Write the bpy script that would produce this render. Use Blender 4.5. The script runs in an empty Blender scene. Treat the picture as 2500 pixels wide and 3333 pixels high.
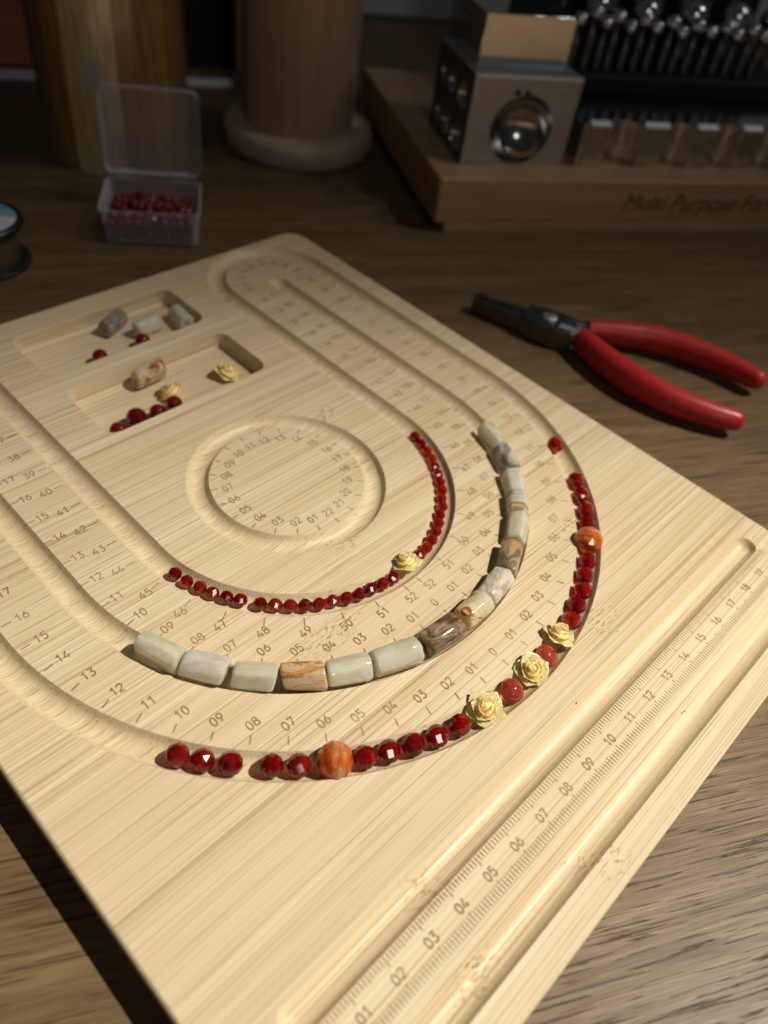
import bpy, bmesh, math, random
from mathutils import Vector, Matrix, Quaternion
from mathutils.geometry import delaunay_2d_cdt

# ------------------------------------------------------------------ camera, light, exposure
U = 0.01                      # everything below is measured in centimetres
S = bpy.context.scene
COL = S.collection
TZ = -1.1                     # table height (the board's top face is z = 0)

cam_d = bpy.data.cameras.new('camera')
cam = bpy.data.objects.new('camera', cam_d); COL.objects.link(cam)
RX = Vector((0.70222271, -0.70125643, 0.12297429))
UP = Vector((0.44526697, 0.56735577, 0.69270827))
FW = Vector((0.55553631, 0.4316791, -0.71065644))
CP = Vector((-2.87684819, -1.56068444, 17.9857828))
m3 = Matrix((RX, UP, -FW)).transposed()
cam.matrix_world = Matrix.Translation(CP * U) @ m3.to_4x4()
cam_d.sensor_fit = 'HORIZONTAL'; cam_d.sensor_width = 36.0
cam_d.lens = 2540.31 * 36.0 / 2500.0
cam_d.clip_start = 0.005; cam_d.clip_end = 50.0
cam_d.dof.use_dof = True
cam_d.dof.focus_distance = 0.215
cam_d.dof.aperture_fstop = 11.5
S.camera = cam

world = bpy.data.worlds.new('World'); S.world = world; world.use_nodes = True
world.node_tree.nodes['Background'].inputs[0].default_value = (0.86, 0.90, 1.0, 1)
world.node_tree.nodes['Background'].inputs[1].default_value = 0.020

def aim(o, target):
    d = Vector(target) * U - o.location
    o.rotation_euler = d.to_track_quat('-Z', 'Y').to_euler()

SUN = Vector((0.47, -0.47, 1.0)).normalized()
def beam(name, energy, aim_at, edge_at, blend, color):
    """the sun coming in past a far window edge: a long beam whose rim falls off over the table"""
    l = bpy.data.lights.new(name, 'SPOT'); o = bpy.data.objects.new(name, l); COL.objects.link(o)
    src = Vector((9.7, 8.0, 0)) + SUN * 170
    o.location = src * U; aim(o, aim_at)
    l.energy = energy; l.color = color; l.spot_blend = blend; l.shadow_soft_size = 0.007
    l.spot_size = 2 * (Vector(aim_at) - src).angle(Vector(edge_at) - src)
    return o
beam('sun_beam', 136, (-7.0, -28.2, 0), (21.8, 22.0, 0), .62, (1.0, 0.955, 0.865))
beam('sun_beam_rim', 26, (-7.0, -28.2, 0), (31.0, 36.5, 0), .55, (1.0, 0.955, 0.865))

wl = bpy.data.lights.new('window_light', 'AREA'); wo = bpy.data.objects.new('window_light', wl); COL.objects.link(wo)
wo.location = (Vector((12, 8, 0)) + Vector((-0.40, -0.70, 0.56)).normalized() * 190) * U; aim(wo, (12, 8, 0))
wl.shape = 'RECTANGLE'; wl.size = 0.16; wl.size_y = 0.20; wl.energy = 1.75; wl.color = (1.0, 0.97, 0.92)
kl = bpy.data.lights.new('added_glint_light', 'AREA'); ko = bpy.data.objects.new('added_glint_light', kl); COL.objects.link(ko)  # unseen lamp added on the sun side to raise glints on ridges and beads
ko.location = (Vector((12, 8, 0)) + Vector((0.60, -0.42, 0.80)).normalized() * 190) * U; aim(ko, (12, 8, 0))
kl.shape = 'RECTANGLE'; kl.size = 0.16; kl.size_y = 0.21; kl.energy = 2.0; kl.color = (1.0, 0.97, 0.92)
# a second sliver of sun lands behind the cylinders
gl = bpy.data.lights.new('sun_sliver', 'SPOT'); go = bpy.data.objects.new('sun_sliver', gl); COL.objects.link(go)
go.location = (0.62, 0.66, 0.55); aim(go, (26.0, 50.5, -1.0)); gl.energy = 32; gl.spot_size = math.radians(21); gl.spot_blend = .6; gl.shadow_soft_size = .004; gl.color = (1.0, .95, .85)

S.view_settings.view_transform = 'Standard'; S.view_settings.look = 'None'
S.view_settings.exposure = 0.0; S.view_settings.gamma = 1.0
S.view_settings.use_curve_mapping = False
try:
    S.cycles.max_bounces = 10; S.cycles.transmission_bounces = 8; S.cycles.transparent_max_bounces = 24
    S.cycles.sample_clamp_indirect = 6.0
    S.cycles.use_denoising = True
except Exception: pass

# ------------------------------------------------------------------ node helpers
class NT:
    def __init__(s, name):
        s.m = bpy.data.materials.new(name); s.m.use_nodes = True
        s.t = s.m.node_tree; s.t.nodes.clear()
        s.out = s.t.nodes.new('ShaderNodeOutputMaterial')
    def n(s, typ, **kw):
        nd = s.t.nodes.new('ShaderNode' + typ)
        for k, v in kw.items(): setattr(nd, k, v)
        return nd
    def put(s, sock, v):
        if v is None: return
        if isinstance(v, bpy.types.NodeSocket): s.t.links.new(v, sock)
        elif isinstance(v, (tuple, list)):
            sock.default_value = (*v, 1.0) if (len(v) == 3 and sock.type == 'RGBA') else v
        else: sock.default_value = v
    def coord(s, scale=(1, 1, 1), rot=(0, 0, 0), loc=(0, 0, 0), kind='Object'):
        tc = s.n('TexCoord'); mp = s.n('Mapping')
        s.t.links.new(tc.outputs[kind], mp.inputs['Vector'])
        mp.inputs['Scale'].default_value = tuple(k / U for k in scale) if kind == 'Object' else scale
        mp.inputs['Rotation'].default_value = rot
        mp.inputs['Location'].default_value = loc
        return mp.outputs[0]
    def noise(s, vec, scale=1.0, detail=2.0, rough=0.5, dist=0.0):
        nd = s.n('TexNoise'); s.put(nd.inputs['Vector'], vec)
        nd.inputs['Scale'].default_value = scale; nd.inputs['Detail'].default_value = detail
        nd.inputs['Roughness'].default_value = rough; nd.inputs['Distortion'].default_value = dist
        return nd.outputs['Fac']
    def voro(s, vec, scale=1.0, feature='F1'):
        nd = s.n('TexVoronoi', feature=feature); s.put(nd.inputs['Vector'], vec); nd.inputs['Scale'].default_value = scale
        return nd
    def ramp(s, fac, stops, interp='LINEAR'):
        nd = s.n('ValToRGB'); s.put(nd.inputs[0], fac); cr = nd.color_ramp; cr.interpolation = interp
        while len(cr.elements) < len(stops): cr.elements.new(0.5)
        for e, (p, c) in zip(cr.elements, stops):
            e.position = p
            e.color = (c, c, c, 1) if not isinstance(c, (tuple, list)) else (*c, 1)
        return nd.outputs[0]
    def math(s, op, a, b=None, c=None):
        nd = s.n('Math', operation=op)
        s.put(nd.inputs[0], a); s.put(nd.inputs[1], b)
        if c is not None: s.put(nd.inputs[2], c)
        return nd.outputs[0]
    def mix(s, fac, a, b, blend='MIX'):
        nd = s.n('Mix', data_type='RGBA', blend_type=blend)
        s.put(nd.inputs[0], fac); s.put(nd.inputs[6], a); s.put(nd.inputs[7], b)
        return nd.outputs[2]
    def bump(s, h, strength=0.2, dist=0.0002):
        nd = s.n('Bump'); s.put(nd.inputs['Height'], h)
        nd.inputs['Strength'].default_value = strength; nd.inputs['Distance'].default_value = dist
        return nd.outputs[0]
    def pbr(s, col, rough=0.5, bump=None, **kw):
        nd = s.n('BsdfPrincipled'); s.put(nd.inputs['Base Color'], col); s.put(nd.inputs['Roughness'], rough)
        if bump is not None: s.put(nd.inputs['Normal'], bump)
        for k, v in kw.items(): s.put(nd.inputs[k.replace('_', ' ')], v)
        s.t.links.new(nd.outputs[0], s.out.inputs[0])
        return nd

# ------------------------------------------------------------------ materials
KNOTS = [(6.6, 6.9, 1.3, .55), (13.1, 2.2, 1.0, .6), (9.3, 9.25, .7, .45), (3.7, .5, .7, .6), (7.2, -1.9, .8, .6),
         (12.35, 18.0, .6, .4), (15.6, 5.1, .5, .4), (9.0, 20.3, .7, .4), (13.0, 14.3, .6, .5), (3.3, -1.3, 1.0, .4), (5.0, 3.4, .35, .25)]
def bamboo_color(t, engraved=False):
    sy = t.n('SeparateXYZ'); t.put(sy.inputs[0], t.coord((1, 1, 1)))
    sid = t.math('FLOOR', t.math('MULTIPLY', t.math('ADD', sy.outputs[1], 3.1), .53))
    wn = t.n('TexWhiteNoise', noise_dimensions='1D'); t.put(wn.inputs['W'], sid)
    def cs(sc, loc=(0, 0, 0)):
        """grain coordinates, shifted along the fibre from one glued strip to the next"""
        add = t.n('VectorMath', operation='ADD'); cb_ = t.n('CombineXYZ'); t.put(cb_.inputs[0], t.math('MULTIPLY', wn.outputs['Value'], 60.0)); t.put(cb_.inputs[1], t.math('MULTIPLY', wn.outputs['Value'], .35))
        t.put(add.inputs[0], t.coord((1, 1, 1))); t.put(add.inputs[1], cb_.outputs[0])
        mp = t.n('Mapping'); t.put(mp.inputs['Vector'], add.outputs[0]); mp.inputs['Scale'].default_value = sc; mp.inputs['Location'].default_value = loc
        return mp.outputs[0]
    g1 = t.noise(cs((.035, 1.6, .5), loc=(3, 1, 7)), 1, 3, .6)
    g2 = t.noise(cs((.05, 5.5, 1.0)), 1, 4, .65)
    g3 = t.noise(cs((.12, 30, 12), loc=(9, 2, 1)), 1, 3, .6)
    g4 = t.noise(cs((.05, 16, 2), loc=(1, 8, 3)), 1, 2, .5)
    pores = t.voro(t.coord((.10, 13, 13)), 1.0)
    patch = t.noise(t.coord((.10, .25, .25), loc=(4, 4, 0)), 1, 2, .5)
    f = t.math('ADD', t.math('MULTIPLY', g1, .28), t.math('ADD', t.math('MULTIPLY', g2, .36), t.math('MULTIPLY', g3, .36)))
    base = t.ramp(f, [(.385, (.51, .365, .200)), (.45, (.635, .490, .295)), (.515, (.71, .572, .368)), (.60, (.79, .672, .462))])
    base = t.mix(t.math('MULTIPLY', wn.outputs['Value'], .28), base, (.60, .445, .255))
    base = t.mix(t.ramp(patch, [(.38, 0.0), (.66, .55)]), base, (.63, .465, .275))
    lines = t.ramp(g4, [(.36, 1.0), (.42, 0.0)])
    base = t.mix(t.math('MULTIPLY', lines, .66), base, (.40, .245, .110))
    lite = t.ramp(g4, [(.60, 0.0), (.68, .6)])
    base = t.mix(lite, base, (.84, .72, .48))
    # where the router cut across the fibres the streaks end and the fibre ends show as fine dots
    gm = t.n('NewGeometry'); sn = t.n('SeparateXYZ'); t.put(sn.inputs[0], gm.outputs['Normal'])
    cut = t.ramp(t.math('ABSOLUTE', sn.outputs[2]), [(.80, 1.0), (.985, 0.0)])
    cut = t.math('MULTIPLY', cut, t.ramp(t.math('ABSOLUTE', sn.outputs[0]), [(.08, .25), (.35, 1.0)]))
    base = t.mix(t.math('MULTIPLY', cut, .72), base, (.70, .555, .345))
    dots = t.ramp(pores.outputs['Distance'], [(.16, 1.0), (.30, 0.0)])
    dn = t.noise(t.coord((.5, 4, 4), loc=(0, 5, 5)), 1, 2, .5)
    dots = t.math('MULTIPLY', dots, t.math('MAXIMUM', t.math('MULTIPLY', cut, .85), t.ramp(dn, [(.42, 0.0), (.60, .8)])))
    base = t.mix(t.math('MULTIPLY', dots, .62), base, (.25, .145, .065))
    # knots of the bamboo culm: short dark flecks and a pale halo
    sep = t.n('SeparateXYZ'); t.put(sep.inputs[0], t.coord((1, 1, 1)))
    wob = t.noise(t.coord((1.4, 1.4, 1.4)), 1, 3, .6)
    km = None
    for (kx, ky, rx, ry) in KNOTS:
        dx = t.math('MULTIPLY', t.math('SUBTRACT', sep.outputs[0], kx), 1 / rx)
        dy = t.math('MULTIPLY', t.math('SUBTRACT', sep.outputs[1], ky), 1 / ry)
        d = t.math('SQRT', t.math('ADD', t.math('MULTIPLY', dx, dx), t.math('MULTIPLY', dy, dy)))
        d = t.math('ADD', d, t.math('MULTIPLY', t.math('SUBTRACT', wob, .5), 1.5))
        k = t.math('SMOOTH_MAX', t.math('SUBTRACT', 1.0, d), 0.0, .1)
        km = k if km is None else t.math('MAXIMUM', km, k)
    km = t.math('MINIMUM', km, 1.0)
    fl = t.noise(t.coord((5.0, 13, 9), rot=(0, 0, .22)), 1, 2, .6)
    fl = t.math('MULTIPLY', t.ramp(fl, [(.53, 0.0), (.61, 1.0)]), t.ramp(km, [(.05, 0.0), (.5, 1.0)]))
    base = t.mix(t.math('MULTIPLY', km, .5), base, (.72, .55, .33))
    base = t.mix(t.math('MULTIPLY', fl, .60), base, (.24, .13, .055))
    return base, f, dots, fl
def mk_bamboo():
    t = NT('bamboo')
    base, f, dots, fl = bamboo_color(t)
    h = t.math('SUBTRACT', f, t.math('ADD', t.math('MULTIPLY', dots, .5), t.math('MULTIPLY', fl, .5)))
    t.pbr(base, t.ramp(f, [(.4, .50), (.6, .38)]), t.bump(h, .35, .00025), Specular_IOR_Level=.4)
    return t.m
def mk_engrave():
    t = NT('laser_burn')
    base, f, dots, fl = bamboo_color(t)
    a = t.noise(t.coord((.25, 9, 9)), 1, 2, .6)
    b = t.noise(t.coord((.35, .35, .35), loc=(7, 3, 0)), 1, 2, .5)
    fac = t.math('MULTIPLY', t.ramp(a, [(.30, 1.0), (.74, .62)]), t.ramp(b, [(.33, .70), (.60, 1.0)]))
    t.pbr(t.mix(fac, base, (.215, .108, .045)), .75, Specular_IOR_Level=.15)
    return t.m
def mk_table():
    t = NT('oak_laminate')
    r = (0, 0, math.radians(30))
    # mapping rotates first, so scale follows the grain
    def cc(sc, loc=(0, 0, 0)):
        c = t.n('Mapping'); t.put(c.inputs['Vector'], t.coord((1, 1, 1), rot=r)); c.inputs['Scale'].default_value = sc; c.inputs['Location'].default_value = loc
        return c.outputs[0]
    warp = t.noise(cc((.08, .35, 1)), 1, 2, .5)
    wv = t.n('Vector_Math') if False else None
    g1 = t.noise(cc((.10, 1.1, 1)), 1, 4, .6, .6)
    g2 = t.noise(cc((.30, 6.5, 1), (3, 9, 0)), 1, 4, .65, .25)
    g3 = t.noise(cc((1.1, 24, 1), (5, 2, 0)), 1, 3, .6)
    pl = t.noise(cc((.02, .10, 1), (8, 1, 0)), 1, 2, .5)
    f = t.math('ADD', t.math('MULTIPLY', g1, .40), t.math('ADD', t.math('MULTIPLY', g2, .38), t.math('MULTIPLY', g3, .22)))
    base = t.ramp(f, [(.37, (.078, .043, .018)), (.455, (.136, .081, .035)), (.53, (.174, .109, .048)), (.62, (.215, .141, .066))])
    base = t.mix(t.ramp(pl, [(.4, 0.0), (.65, .45)]), base, (.125, .078, .042))
    pores = t.noise(cc((.30, 12.0, 1), (1, 4, 0)), 1, 3, .62, .15)
    pm = t.ramp(pores, [(.385, 1.0), (.425, 0.0)])
    base = t.mix(t.math('MULTIPLY', pm, .85), base, (.030, .017, .009))
    t.pbr(base, t.ramp(f, [(.35, .52), (.65, .40)]), t.bump(t.math('SUBTRACT', f, t.math('MULTIPLY', pm, .6)), .5, .0004), Specular_IOR_Level=.33)
    return t.m
def mk_red(name, col, lo=.55, hi=1.5, tr=.55):
    t = NT(name)
    oi = t.n('ObjectInfo')
    v = t.noise(t.coord((2.2, 2.2, 2.2)), 1, 3, .6, .5)
    c = t.mix(t.ramp(v, [(.35, 0.0), (.7, 1.0)]), tuple(k * lo for k in col), tuple(min(1, k * hi) for k in col))
    hs = t.n('HueSaturation'); t.put(hs.inputs['Color'], c)
    t.put(hs.inputs['Value'], t.math('ADD', .78, t.math('MULTIPLY', oi.outputs['Random'], .45)))
    t.put(hs.inputs['Hue'], t.math('ADD', .494, t.math('MULTIPLY', oi.outputs['Random'], .012)))
    t.pbr(hs.outputs[0], .05, IOR=1.54, Transmission_Weight=tr, Subsurface_Weight=.7, Subsurface_Radius=(.0030, .0002, .0001), Subsurface_Scale=1.0)
    return t.m
def mk_stone(name, stops, sc=(1.4, 3.2, 3.2), dist=1.2, rough=.06, vein=None, tr=.42, sss=.65):
    t = NT(name)
    n = t.noise(t.coord(sc, loc=(hash_(name), 2, 5)), 1, 5, .6, dist)
    c = t.ramp(n, [(.5 + (p - .5) * .52, (min(.92, q[0] * 1.25), min(.92, q[1] * 1.17), q[2] * 1.10)) for p, q in stops])
    if vein:
        w = t.noise(t.coord((4, 2.0, 3), rot=(.3, .5, .6)), 1, 4, .65, 2.2)
        c = t.mix(t.ramp(w, [(.485, 0.0), (.50, .45), (.515, 0.0)]), c, vein)
    fine = t.noise(t.coord((9, 9, 9)), 1, 3, .6)
    c = t.mix(.14, c, t.ramp(fine, [(.3, .3), (.7, .8)]), 'SOFT_LIGHT')
    t.pbr(c, rough, t.bump(fine, .06, .0002), IOR=1.53, Transmission_Weight=tr, Subsurface_Weight=sss, Subsurface_Radius=(.005, .0044, .0030), Subsurface_Scale=1.0)
    return t.m
def hash_(s): return sum(ord(ch) * (i + 3) for i, ch in enumerate(s)) % 97
def mk_rose():
    t = NT('cream_resin')
    n = t.noise(t.coord((1.2, 1.2, 1.2)), 1, 2, .5)
    c = t.ramp(n, [(.3, (.90, .690, .255)), (.7, (.94, .755, .32))])
    t.pbr(c, .27, IOR=1.46, Subsurface_Weight=.7, Subsurface_Radius=(.0034, .0027, .0017), Subsurface_Scale=.8)
    return t.m
def mk_simple(name, col, rough=.5, metal=0.0, var=.12, sc=2.0, bump=.05, **kw):
    t = NT(name)
    n = t.noise(t.coord((sc, sc, sc)), 1, 4, .6)
    c = t.mix(t.ramp(n, [(.3, 0.0), (.7, 1.0)]), tuple(k * (1 - var) for k in col), tuple(min(1, k * (1 + var)) for k in col))
    fine = t.noise(t.coord((sc * 7,) * 3), 1, 3, .6)
    t.pbr(c, t.ramp(fine, [(.3, max(.02, rough * .8)), (.7, min(1, rough * 1.2))]), t.bump(fine, bump, .0002), Metallic=metal, **kw)
    return t.m
def mk_wood(name, c1, c2, rough=.45, axis=2, sc=1.0, ringy=0.6, **kw):
    t = NT(name)
    s = [1.6 * sc] * 3; s[axis] = .12 * sc
    n1 = t.noise(t.coord(tuple(s)), 1, 4, .6, ringy)
    s2 = [9 * sc] * 3; s2[axis] = .35 * sc
    n2 = t.noise(t.coord(tuple(s2), loc=(3, 1, 2)), 1, 3, .6)
    f = t.math('ADD', t.math('MULTIPLY', n1, .65), t.math('MULTIPLY', n2, .35))
    t.pbr(t.ramp(f, [(.35, c1), (.65, c2)]), rough, t.bump(f, .15, .0003), **kw)
    return t.m
def mk_plastic():
    t = NT('clear_plastic')
    tr = t.n('BsdfTransparent'); tr.inputs[0].default_value = (.93, .93, .96, 1)
    pb = t.n('BsdfPrincipled'); pb.inputs['Base Color'].default_value = (.86, .84, .90, 1); pb.inputs['Roughness'].default_value = .16
    lw = t.n('LayerWeight'); lw.inputs[0].default_value = .35
    n = t.noise(t.coord((1.5, 1.5, 1.5)), 1, 3, .6)
    fac = t.math('ADD', t.math('MULTIPLY', lw.outputs['Facing'], .58), t.math('ADD', .03, t.math('MULTIPLY', n, .05)))
    mx = t.n('MixShader'); t.put(mx.inputs[0], fac)
    t.t.links.new(tr.outputs[0], mx.inputs[1]); t.t.links.new(pb.outputs[0], mx.inputs[2])
    t.t.links.new(mx.outputs[0], t.out.inputs[0])
    return t.m

M = dict(
    bamboo=mk_bamboo(), burn=mk_engrave(), table=mk_table(),
    red=mk_red('red_carnelian', (.41, .012, .010), tr=.70),
    red_shaded=mk_red('shaded_red_carnelian', (.20, .006, .006), tr=.55),  # the red bead colour darkened for the low light in the trays
    coral=mk_red('pink_carnelian', (.72, .150, .085), .85, 1.15, tr=.62),
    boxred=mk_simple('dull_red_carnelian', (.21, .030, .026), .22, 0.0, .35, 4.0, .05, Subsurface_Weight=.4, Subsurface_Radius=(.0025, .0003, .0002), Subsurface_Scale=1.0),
    rose=mk_rose(),
    steel=mk_simple('brushed_steel', (.56, .585, .62), .44, 1.0, .10, 1.2, .04),
    mirror=mk_simple('polished_steel', (.72, .71, .69), .10, 1.0, .06, 1.0, .02),
    barsteel=mk_simple('worn_steel', (.66, .65, .63), .14, 1.0, .3, 2.5, .12),
    glint=mk_simple('edge_glint_steel', (.88, .88, .88), .42, 1.0, .1, 3.0, .05),  # bright steel standing in for the glint along block and bar edges
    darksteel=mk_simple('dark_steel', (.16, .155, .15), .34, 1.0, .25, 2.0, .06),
    hollow=mk_simple('polished_hollow', (.46, .44, .41), .17, 1.0, .1, 1.0, .02),
    chrome=mk_simple('chrome', (.74, .74, .74), .12, 1.0, .05, 1.0, .01),
    grip=mk_simple('red_rubber', (.42, .020, .018), .36, 0.0, .16, 3.0, .12),
    black=mk_simple('black_plastic', (.012, .012, .013), .42, 0.0, .2, 2.0, .05),
    blackmatte=mk_simple('black_rack', (.006, .006, .006), .6, 0.0, .2, 2.0, .05),
    label=mk_simple('white_label', (.62, .64, .66), .5, 0.0, .05, 1.0, .0),
    labelblue=mk_simple('blue_label', (.085, .30, .42), .5, 0.0, .08, 1.0, .0),
    labelteal=mk_simple('pale_blue_label', (.25, .42, .48), .5, 0.0, .08, 1.0, .0),
    wire=mk_simple('beading_wire', (.20, .145, .075), .30, .6, .25, 5.0, .1),
    plastic=mk_plastic(),
    block=mk_wood('pine_block', (.36, .215, .105), (.50, .33, .18), .5, 0, .8),
    walnut=mk_wood('beech_post', (.36, .235, .155), (.50, .36, .25), .5, 2, .8, 1.6),
    walnut2=mk_wood('beech_disc', (.46, .34, .24), (.60, .47, .35), .5, 0, .8),
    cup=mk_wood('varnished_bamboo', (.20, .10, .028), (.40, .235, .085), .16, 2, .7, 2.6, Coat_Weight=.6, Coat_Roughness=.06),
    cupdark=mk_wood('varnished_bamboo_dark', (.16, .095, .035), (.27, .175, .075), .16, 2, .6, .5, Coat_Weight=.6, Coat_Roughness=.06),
    cup_reflection=mk_wood('varnished_bamboo_reflection', (.40, .27, .12), (.78, .62, .36), .16, 2, 1.0, 4.5, Coat_Weight=.6, Coat_Roughness=.06),  # pale colour paints the bright reflection seen in the varnish
    wall=mk_simple('grey_wall', (.50, .51, .50), .8, 0.0, .04, .2, .02),
    green=mk_simple('dark_green_fabric', (.030, .040, .034), .75, 0.0, .2, 3.0, .2),
    leather=mk_simple('tan_leather', (.36, .13, .055), .5, 0.0, .2, 1.0, .2),
    sticker=mk_simple('pale_sticker', (.42, .40, .43), .5, 0.0, .05, 1.0, .0),
    white=mk_simple('white_card', (.72, .73, .74), .5, 0.0, .03, 1.0, .0),
)
STONE = {
 'milky': mk_stone('milky_stone', [(.3, (.60, .59, .46)), (.5, (.68, .67, .54)), (.72, (.76, .75, .64))]),
 'greyblue': mk_stone('grey_blue_stone', [(.3, (.20, .20, .21)), (.5, (.36, .36, .35)), (.66, (.62, .60, .54)), (.8, (.70, .69, .64))], (1.0, 2, 2)),
 'white': mk_stone('white_stone', [(.3, (.62, .60, .50)), (.55, (.72, .70, .62)), (.75, (.84, .82, .76))], vein=(.56, .52, .38)),
 'banded': mk_stone('banded_stone', [(.34, (.40, .32, .14)), (.44, (.34, .30, .20)), (.52, (.66, .63, .52)), (.75, (.72, .71, .62))], (3.2, .8, .8), .8),
 'pale': mk_stone('pale_green_stone', [(.3, (.60, .61, .47)), (.55, (.68, .68, .54)), (.75, (.74, .74, .62))], vein=(.72, .72, .64)),
 'taupe': mk_stone('taupe_stone', [(.3, (.20, .155, .095)), (.5, (.33, .275, .19)), (.64, (.48, .40, .27)), (.75, (.55, .36, .15))], (1.5, 3, 3)),
 'clear': mk_stone('clear_stone', [(.3, (.42, .38, .28)), (.5, (.60, .575, .49)), (.72, (.74, .72, .66))], vein=(.34, .25, .13), tr=.3),
 'cream': mk_stone('cream_stone', [(.27, (.30, .10, .045)), (.33, (.58, .44, .22)), (.5, (.70, .62, .41)), (.72, (.76, .71, .55))], (1.2, 2.0, 2.0), 1.5),
 'brown': mk_stone('brown_stone', [(.3, (.075, .046, .026)), (.5, (.150, .100, .060)), (.66, (.23, .168, .108)), (.8, (.30, .245, .175))], (1.2, 2.6, 2.6), 1.8, tr=.05, sss=.2),
 'frosted': mk_stone('frosted_stone', [(.3, (.55, .56, .42)), (.5, (.66, .66, .56)), (.72, (.70, .70, .64))], (.8, 1.6, 1.6), .5),
 'tawny': mk_stone('tawny_stone', [(.3, (.22, .10, .030)), (.45, (.42, .235, .085)), (.58, (.48, .36, .22)), (.75, (.36, .29, .22))], (1.0, 3.0, 3.0), 1.6, vein=(.66, .60, .48), tr=.05, sss=.25),
 'grey': mk_stone('grey_stone', [(.3, (.21, .20, .17)), (.5, (.31, .30, .26)), (.72, (.42, .41, .37))]),
 'amber': mk_stone('amber_stone', [(.33, (.30, .12, .045)), (.43, (.50, .30, .14)), (.52, (.58, .46, .30)), (.75, (.70, .63, .50))], (1.6, 1.6, 1.6), 1.0, tr=.35),
 'orange': mk_stone('orange_agate', [(.3, (.56, .10, .008)), (.5, (.74, .19, .010)), (.7, (.80, .27, .02))], (.7, .8, .9), .3, .06, tr=.5),
 'agate': mk_stone('red_white_agate', [(.34, (.34, .030, .010)), (.47, (.58, .12, .012)), (.58, (.62, .22, .05)), (.72, (.70, .50, .36))], (1.7, .7, .8), .8, .06, tr=.5),
}

# ------------------------------------------------------------------ object helpers
def link(name, me, mat, parent=None, loc=(0, 0, 0), rot=None):
    if mat is not None and not me.materials: me.materials.append(mat)
    o = bpy.data.objects.new(name, me); COL.objects.link(o)
    o.location = Vector(loc) * U
    if rot is not None:
        if isinstance(rot, Matrix): o.rotation_euler = rot.to_3x3().to_euler()
        else: o.rotation_euler = rot
    if parent is not None: o.parent = parent
    return o
def mesh(name, vs, fs, smooth=None):
    me = bpy.data.meshes.new(name)
    me.from_pydata([tuple(c * U for c in v) for v in vs], [], fs); me.update()
    if smooth is not None:
        me.polygons.foreach_set('use_smooth', [True] * len(me.polygons))
        if smooth < 180: me.set_sharp_from_angle(angle=math.radians(smooth))
    return me
def fixn(me):
    bm = bmesh.new(); bm.from_mesh(me); bmesh.ops.recalc_face_normals(bm, faces=bm.faces); bm.to_mesh(me); bm.free(); return me
def empty(name, loc=(0, 0, 0), rot=None):
    o = bpy.data.objects.new(name, None); COL.objects.link(o); o.location = Vector(loc) * U; o.empty_display_size = .01
    if rot is not None: o.rotation_euler = rot.to_3x3().to_euler() if isinstance(rot, Matrix) else rot
    return o
def tag(o, label=None, cat=None, group=None, kind=None):
    if label: o['label'] = label
    if cat: o['category'] = cat
    if group: o['group'] = group
    if kind: o['kind'] = kind
    return o
def box_mesh(name, lo, hi, bev=.0, seg=2):
    bm = bmesh.new(); bmesh.ops.create_cube(bm, size=1.0)
    for v in bm.verts: v.co = Vector([(lo[i] + (v.co[i] + .5) * (hi[i] - lo[i])) * U for i in range(3)])
    if bev > 0: bmesh.ops.bevel(bm, geom=bm.edges[:], offset=bev * U, segments=seg, affect='EDGES', profile=.5)
    me = bpy.data.meshes.new(name); bm.to_mesh(me); bm.free()
    me.polygons.foreach_set('use_smooth', [True] * len(me.polygons)); me.set_sharp_from_angle(angle=math.radians(35)) if bev == 0 else None
    if bev > 0: me.polygons.foreach_set('use_smooth', [len(p.vertices) != 4 or p.area < bev * U * 4 * max(hi[i] - lo[i] for i in range(3)) * U * .3 for p in me.polygons])
    return me
def lathe(name, prof, n=48, smooth=40, closed=False):
    vs, fs = [], []
    for (r, z) in prof:
        for i in range(n):
            a = 2 * math.pi * i / n; vs.append((r * math.cos(a), r * math.sin(a), z))
    k = len(prof)
    for j in range(k - 1 if not closed else k):
        for i in range(n):
            a, b = j * n, ((j + 1) % k) * n
            fs.append((a + i, a + (i + 1) % n, b + (i + 1) % n, b + i))
    me = mesh(name, vs, fs, smooth)
    bm = bmesh.new(); bm.from_mesh(me); bmesh.ops.remove_doubles(bm, verts=bm.verts, dist=1e-7)
    bmesh.ops.recalc_face_normals(bm, faces=bm.faces); bm.to_mesh(me); bm.free()
    me.polygons.foreach_set('use_smooth', [True] * len(me.polygons)); me.set_sharp_from_angle(angle=math.radians(smooth))
    return me

# ================================================================== THE SETTING
A = math.radians(-30)
PA = Vector((math.cos(A), math.sin(A), 0)); QA = Vector((.5, math.cos(math.radians(30)), 0))
def pq(p, q, z=0): v = PA * p + QA * q; return Vector((v.x, v.y, z))
tag(link('table_top', mesh('table_top', [(-90, -60, TZ), (160, -60, TZ), (160, 150, TZ), (-90, 150, TZ)], [(0, 1, 2, 3)]), M['table']), kind='structure')
w0, w1 = pq(-60, 74), pq(120, 74)
tag(link('wall', mesh('wall', [(w0.x, w0.y, TZ + .4), (w1.x, w1.y, TZ + .4), (w1.x, w1.y, 90), (w0.x, w0.y, 90)], [(0, 3, 2, 1)]), M['wall']), kind='structure')

# ================================================================== THE BEAD BOARD
CX, CY = 9.745, 12.48
R1, R2, R3 = 10.12, 7.74, 5.24
H1, H2, HC = .405, .385, .37
D1, D2 = .31, .30
UY = 22.62                       # centre of the two U-turns
UR = (R1 - R3) / 2; UXO = (R1 + R3) / 2
BX0, BX1, BY0, BY1, BT = -1.72, 21.2, -2.6, 25.65, 1.1

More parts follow.
